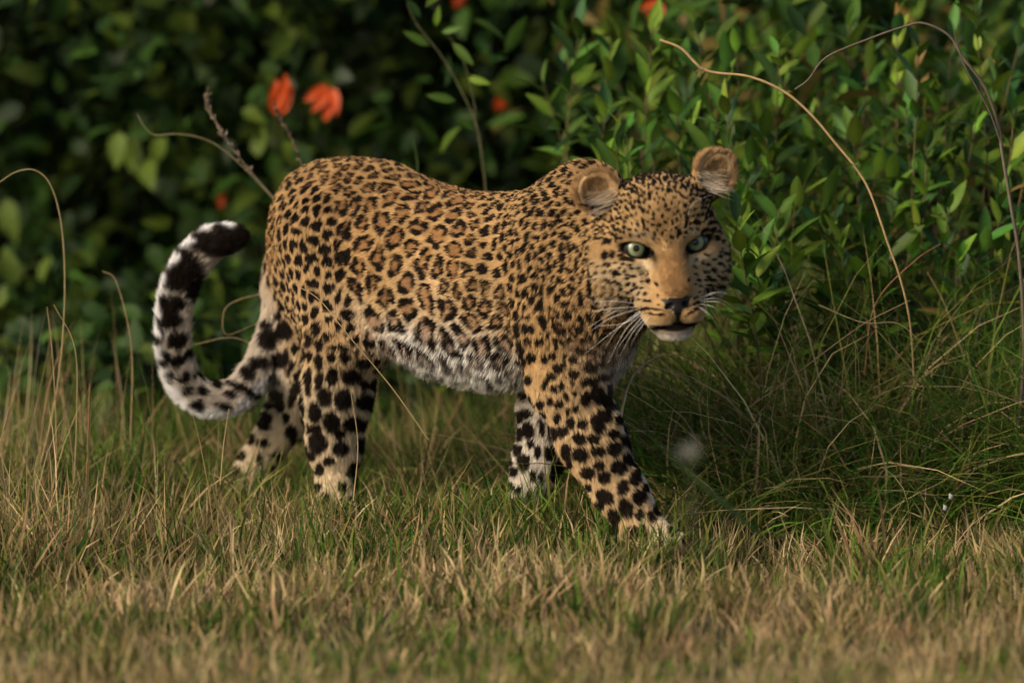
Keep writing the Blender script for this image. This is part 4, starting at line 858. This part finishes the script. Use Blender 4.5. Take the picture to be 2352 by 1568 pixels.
# ---- the hedge of bushes behind
FLOW = [(636, 262, 2.1, .85, 0), (757, 205, 2.3, .72, 1), (1147, 250, 2.5, .42, 2), (512, 455, 2.4, .2, 3), (1050, 12, 2.5, .5, 4), (1508, 2, 2.2, .4, 5)]
petal = leaf_mesh('petal', .064, .027, .5, .15, .75, (.50, .07, .008)); petal.materials.clear(); petal.materials.append(leafmat('petal', .5, .35))
HB = [(-1.75, 3.2, 'bush at the far left of the hedge'), (-1.05, 2.9, 'bush behind the tall straw stalks, second from the left in the hedge'), (-.5, 2.75, 'bush carrying the two large orange flowers behind the rump'), (.05, 3.0, 'dark bush behind the middle of the back'), (.55, 3.0, 'bush behind the withers, with small orange flowers'), (1.15, 3.2, 'bush behind the leopard head and the narrow-leaved shrubs'), (1.8, 3.3, 'bush at the far right of the hedge'),
      (-1.35, 4.0, 'second-row bush deep behind the left end of the hedge'), (-.3, 4.0, 'second-row bush deep behind the rump'), (.7, 4.1, 'second-row bush deep behind the withers'), (1.6, 4.2, 'second-row bush deep behind the right end of the hedge')]
BROOT = []
for bi, (bx, by, lb) in enumerate(HB):
    by -= .75
    back = bi >= 7
    root = link('bush', None); root.location = (0, 0, 0); tag(root, lb, 'bush', 'bushes of the hedge'); BROOT.append((bx, root)); items = []
    nb = 9
    tips = []
    for k in range(nb):
        a = rng.uniform(0, 6.28); rr_ = .45*math.sqrt(rng.random()); hh_ = 1.0+.7*rng.random()
        b0 = np.array([bx+.06*rng.normal(), by+.15+.06*rng.normal(), -.02]); e = np.array([bx+rr_*math.cos(a)*1.1, by+rr_*math.sin(a)*.8, hh_]); m_ = (b0+e)/2+rng.normal(size=3)*.06
        c = catmull([b0, m_, e], 6); branch('branch', c, .006, .002, (.035, .026, .016), root); tips.append(c)
    nclump = 205 if not back else 230; nleaf = 0
    for k in range(nclump):                                        # leaf clumps fill the crown; its outside carries the singly built leaves
        u = rng.normal(size=3); u /= np.linalg.norm(u); rad = rng.random()**.35
        cc = np.array([bx, by, .72])+u*rad*np.array([.52 if not back else .68, .42, .78])*(1+.18*snoise(np.array([u]), 1.1, bi % 5)[0])
        if k < (70 if bx < .2 else 45): cc = np.array([bx+rng.uniform(-.5, .5), by+rng.uniform(-1.1 if bx < .2 else -.85, .1), .02+.20*rng.random()**1.5])
        if cc[2] < .05: cc[2] = .05+.2*rng.random()
        front = u[1] < .15 and rad > .72 and cc[2] < 1.15 and not back; tint = .45+.9*rng.random()
        for q in range(19):
            p = cc+rng.normal(size=3)*.05; d = unit(u*.7+rng.normal(size=3)*.75+np.array([0, -.1, -.2])); up = unit(ZU*.7+np.array([0, -.5, 0])+rng.normal(size=3)*.55); s = (.6+.6*rng.random())*(1.9 if back else 1); me = OVATE[rng.integers(4)]
            if front and q < 7 and nleaf < 295: put_leaf(me, p, d, up, s, root); nleaf += 1
            else: items.append((me, p, d, up, s, tint*(.7+.5*rng.random())))
    mass('foliage', items, m_foli, root)
for a_, b_, d_, sz, k_ in FLOW:
    d_ -= .74 if sz > .6 else .62; p = P(a_, b_, d_); root = min(BROOT[:7], key=lambda q: abs(q[0]-p[0]))[1]
    v, f = tube(np.array([p+np.array([0, .05, -.03]), p+np.array([0, .02, -.012]), p]), .004, .007, 6); me = mesh_np('flower', v, f, mat=m_bark); vcol(me, np.tile([.10, .12, .03], (len(v), 1)))
    fl_ = link('flower', me, root); fl_['label'] = 'orange flower'
    for j in range(5):
        a = j*1.257+k_; d = np.array([.22*math.cos(a)+.25, -.25+.25*math.sin(a), 1.0]) if k_ % 2 == 0 else np.array([.8*math.cos(a)*.6-.3, -.4+.3*math.sin(a), .5*math.sin(a)-.75])
        o = bpy.data.objects.new('petal', petal); COL.objects.link(o); o.parent = fl_
        M = np.eye(4); M[:3, :3] = basis(d, np.array([0, -1, .2]))*sz*1.15; M[:3, 3] = p+rng.normal(size=3)*.004; o.matrix_basis = Matrix(M.tolist())
# scrap of white petal on the ground at right
for a_, b_, w_ in ((2183, 1140, 'upper'), (2170, 1166, 'lower')):
    p = P(a_, b_, -.28); v = p+np.array([(-.003, 0, -.003), (.002, .002, -.005), (.004, 0, .002), (-.002, -.002, .006), (0, -.003, 0)]); me = mesh_np('petal_scrap', v, np.array([(0, 1, 4), (1, 2, 4), (2, 3, 4), (3, 0, 4)]), mat=m_straw); vcol(me, np.tile([.7, .68, .66], (5, 1)))
    tag(link('petal_scrap', me), w_+' of two tiny white petal scraps caught in the grass at lower right', 'petal scrap', 'white petal scraps')
